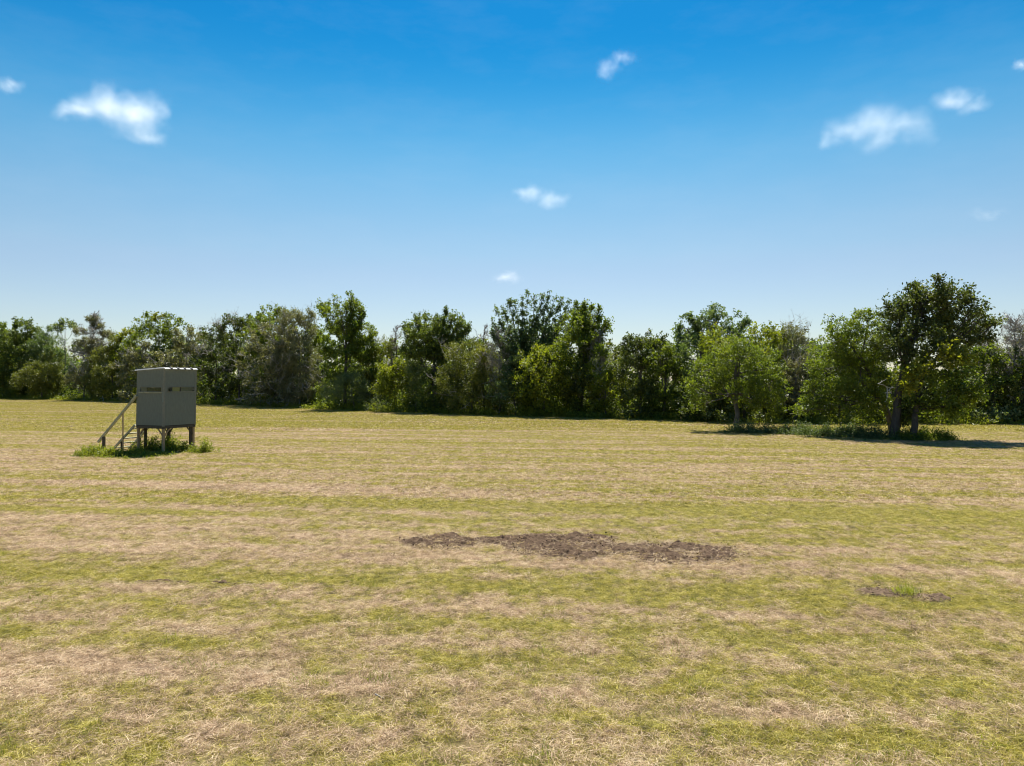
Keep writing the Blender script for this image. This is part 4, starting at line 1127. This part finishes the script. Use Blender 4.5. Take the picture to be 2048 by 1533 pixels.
# legs and braces
def post(x, y, z1, w, mat, name='leg', z0=-.2, label=None):
    bm = bmesh.new(); box_bm(bm, (x - w / 2, y - w / 2, z0), (x + w / 2, y + w / 2, z1))
    o = bm_obj(name, bm, M[mat], blind, .004)
    if label: o['label'] = label
zc = ZF - .110
post(.055, .055, zc, .075, 'timber'); post(.055, SD - .055, zc, .075, 'timber'); post(SD - .055, .055, zc, .075, 'timber')
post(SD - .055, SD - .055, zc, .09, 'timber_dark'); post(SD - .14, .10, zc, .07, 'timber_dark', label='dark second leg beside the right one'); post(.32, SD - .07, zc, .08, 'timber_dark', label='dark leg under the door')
def brace(a_, b_, mat='timber'):
    bm = bmesh.new(); beam_bm(bm, a_, b_, .028, .04); bm_obj('brace', bm, M[mat], blind)
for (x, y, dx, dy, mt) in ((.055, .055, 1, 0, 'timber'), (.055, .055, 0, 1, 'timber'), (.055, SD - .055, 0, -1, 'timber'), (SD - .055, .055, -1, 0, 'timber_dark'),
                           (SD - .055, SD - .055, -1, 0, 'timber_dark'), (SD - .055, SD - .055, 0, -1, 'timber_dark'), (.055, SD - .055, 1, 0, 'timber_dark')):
    brace((x + dx * .04, y + dy * .04, ZF - .36), (x + dx * .27, y + dy * .27, ZF - .10), mt)
# stairs
def sz(y_): return ZF * (2.64 - y_) / (2.64 - 1.40)
for x in (0.0, .66):
    bm = bmesh.new(); beam_bm(bm, (x, 2.72, sz(2.72)), (x, 1.40, sz(1.40) - .0), .045, .075)
    bm_obj('stair_stringer', bm, M['timber_green'], blind)
for k in range(5):
    z_ = .12 + k * .178; y_ = 2.64 - z_ * (2.64 - 1.40) / ZF
    bm = bmesh.new(); box_bm(bm, (.020, y_ - .085, z_ - .018), (.640, y_ + .055, z_ + .018))
    bm_obj('stair_tread', bm, M['timber_green'], blind)
bm = bmesh.new(); beam_bm(bm, (-.03, 3.32, .30), (-.03, 1.30, 2.0), .07, .075)
bm_obj('handrail', bm, M['timber_green'], blind)
def rz_(y_): return .30 + (3.32 - y_) * (1.70 / 2.02)
post(-.03, 3.02, rz_(3.02) - .05, .085, 'timber_dark', 'rail_post'); post(-.03, 2.0, rz_(2.0) - .05, .038, 'timber', 'rail_post')
post(.66, 2.0, sz(2.0) - .06, .045, 'timber_dark', 'stair_support'); post(0.0, 2.12, sz(2.12) - .06, .045, 'timber_dark', 'stair_support')

# ------------------------------------------------------------------ clouds: real volumes far off in the sky
def cloud(label, lobes, D, dens=1.0, seed=0, soft=1.25, rough=.5):
    C_ = [(at(cx_, cy_, D), rx * 1.3 / F * D, ry * 1.3 / F * D) for cx_, cy_, rx, ry in lobes]
    cen = np.mean([c for c, _, _ in C_], 0)
    bm = bmesh.new()
    for c, rx, ry in C_:
        mt = Matrix.Translation(Vector(c - cen)) @ Matrix.Diagonal((rx * 1.25, rx * 1.0, ry * 1.35, 1))
        bmesh.ops.create_icosphere(bm, subdivisions=3, radius=1, matrix=mt)
    m, n, l = new_mat('cloud_vapour')
    out = n.new('ShaderNodeOutputMaterial')
    tc = n.new('ShaderNodeTexCoord')
    size = max(rx for _, rx, _ in C_)
    nz = n.new('ShaderNodeTexNoise'); nz.inputs['Scale'].default_value = 2.1 / size; nz.inputs['Detail'].default_value = 5; nz.inputs['Roughness'].default_value = rough
    mp = n.new('ShaderNodeMapping'); mp.inputs['Location'].default_value = (seed * 713.0, seed * 311.0, 0)
    l.new(tc.outputs['Object'], mp.inputs[0]); l.new(mp.outputs[0], nz.inputs['Vector'])
    nw = n.new('ShaderNodeTexNoise'); nw.inputs['Scale'].default_value = 1.3 / size; nw.inputs['Detail'].default_value = 3
    l.new(mp.outputs[0], nw.inputs['Vector'])
    wa = n.new('ShaderNodeVectorMath'); wa.operation = 'SUBTRACT'; wa.inputs[1].default_value = (.5, .5, .5); l.new(nw.outputs['Color'], wa.inputs[0])
    wb = n.new('ShaderNodeVectorMath'); wb.operation = 'SCALE'; wb.inputs['Scale'].default_value = size * .9; l.new(wa.outputs[0], wb.inputs[0])
    wc = n.new('ShaderNodeVectorMath'); wc.operation = 'ADD'; l.new(tc.outputs['Object'], wc.inputs[0]); l.new(wb.outputs[0], wc.inputs[1])
    best = None
    for c, rx, ry in C_:
        d = c - cen
        sb = n.new('ShaderNodeVectorMath'); sb.operation = 'SUBTRACT'; sb.inputs[1].default_value = tuple(d); l.new(wc.outputs[0], sb.inputs[0])
        dv = n.new('ShaderNodeVectorMath'); dv.operation = 'DIVIDE'; dv.inputs[1].default_value = (rx, rx * .8, ry); l.new(sb.outputs[0], dv.inputs[0])
        ln = n.new('ShaderNodeVectorMath'); ln.operation = 'LENGTH'; l.new(dv.outputs[0], ln.inputs[0])
        s = math_n(n, l, 'SUBTRACT', 1.0, ln.outputs['Value'])
        best = s if best is None else math_n(n, l, 'MAXIMUM', best, s)
    nn = math_n(n, l, 'MULTIPLY_ADD', nz.outputs[0], 1.15); nn.node.inputs[2].default_value = -.50
    v = math_n(n, l, 'ADD', best, nn)
    v = math_n(n, l, 'MULTIPLY', v, 1.0 / soft, clamp=True)
    v = math_n(n, l, 'MULTIPLY', v, v)
    v = math_n(n, l, 'MULTIPLY', v, dens * 2.2 / size)
    vs = n.new('ShaderNodeVolumeScatter'); vs.inputs['Color'].default_value = (1, 1, 1, 1); vs.inputs['Anisotropy'].default_value = .32
    l.new(v, vs.inputs['Density']); l.new(vs.outputs[0], out.inputs['Volume'])
    me = bpy.data.meshes.new('cloud'); bm.to_mesh(me); bm.free()
    o = link_mesh('cloud', me, m)
    o.location = cen
    if len(C_) > 1:
        md = o.modifiers.new('union', 'REMESH'); md.mode = 'VOXEL'; md.voxel_size = size / 7
    tag(o, label, 'cloud', 'small white clouds in the sky')
    return o
cloud('largest bright white cloud, upper left of the sky', [(150, 222, 42, 14), (215, 215, 60, 30), (275, 222, 50, 36), (285, 262, 46, 18), (318, 230, 20, 16)], 2600, .7, 1)
cloud('small cloud puff at the left edge of the sky', [(18, 172, 24, 14)], 2700, .3, 2)
cloud('wide pale cloud in the upper right of the sky', [(1705, 258, 50, 26), (1755, 246, 62, 34), (1810, 256, 50, 32), (1658, 280, 22, 16), (1765, 275, 55, 20)], 2600, .34, 3)
cloud('small oval cloud near the right edge above the wide pale one', [(1908, 200, 42, 18), (1945, 212, 30, 14)], 2800, .38, 4)
cloud('small slanting cloud high in the sky right of centre', [(1215, 138, 24, 18), (1245, 116, 26, 10)], 2600, .2, 5)
cloud('flat small cloud above the centre of the treeline', [(1060, 388, 30, 14), (1105, 400, 32, 16)], 3600, .32, 6)
cloud('tiny faint cloud lowest in the sky over the fan-shaped tree', [(1015, 555, 28, 10)], 6500, .28, 7)
cloud('tiny cloud puff cut by the right edge of the sky', [(2044, 130, 18, 10)], 2700, .3, 8)
cloud('very faint low wisp of cloud at far right', [(1975, 428, 34, 9)], 4200, .10, 9)
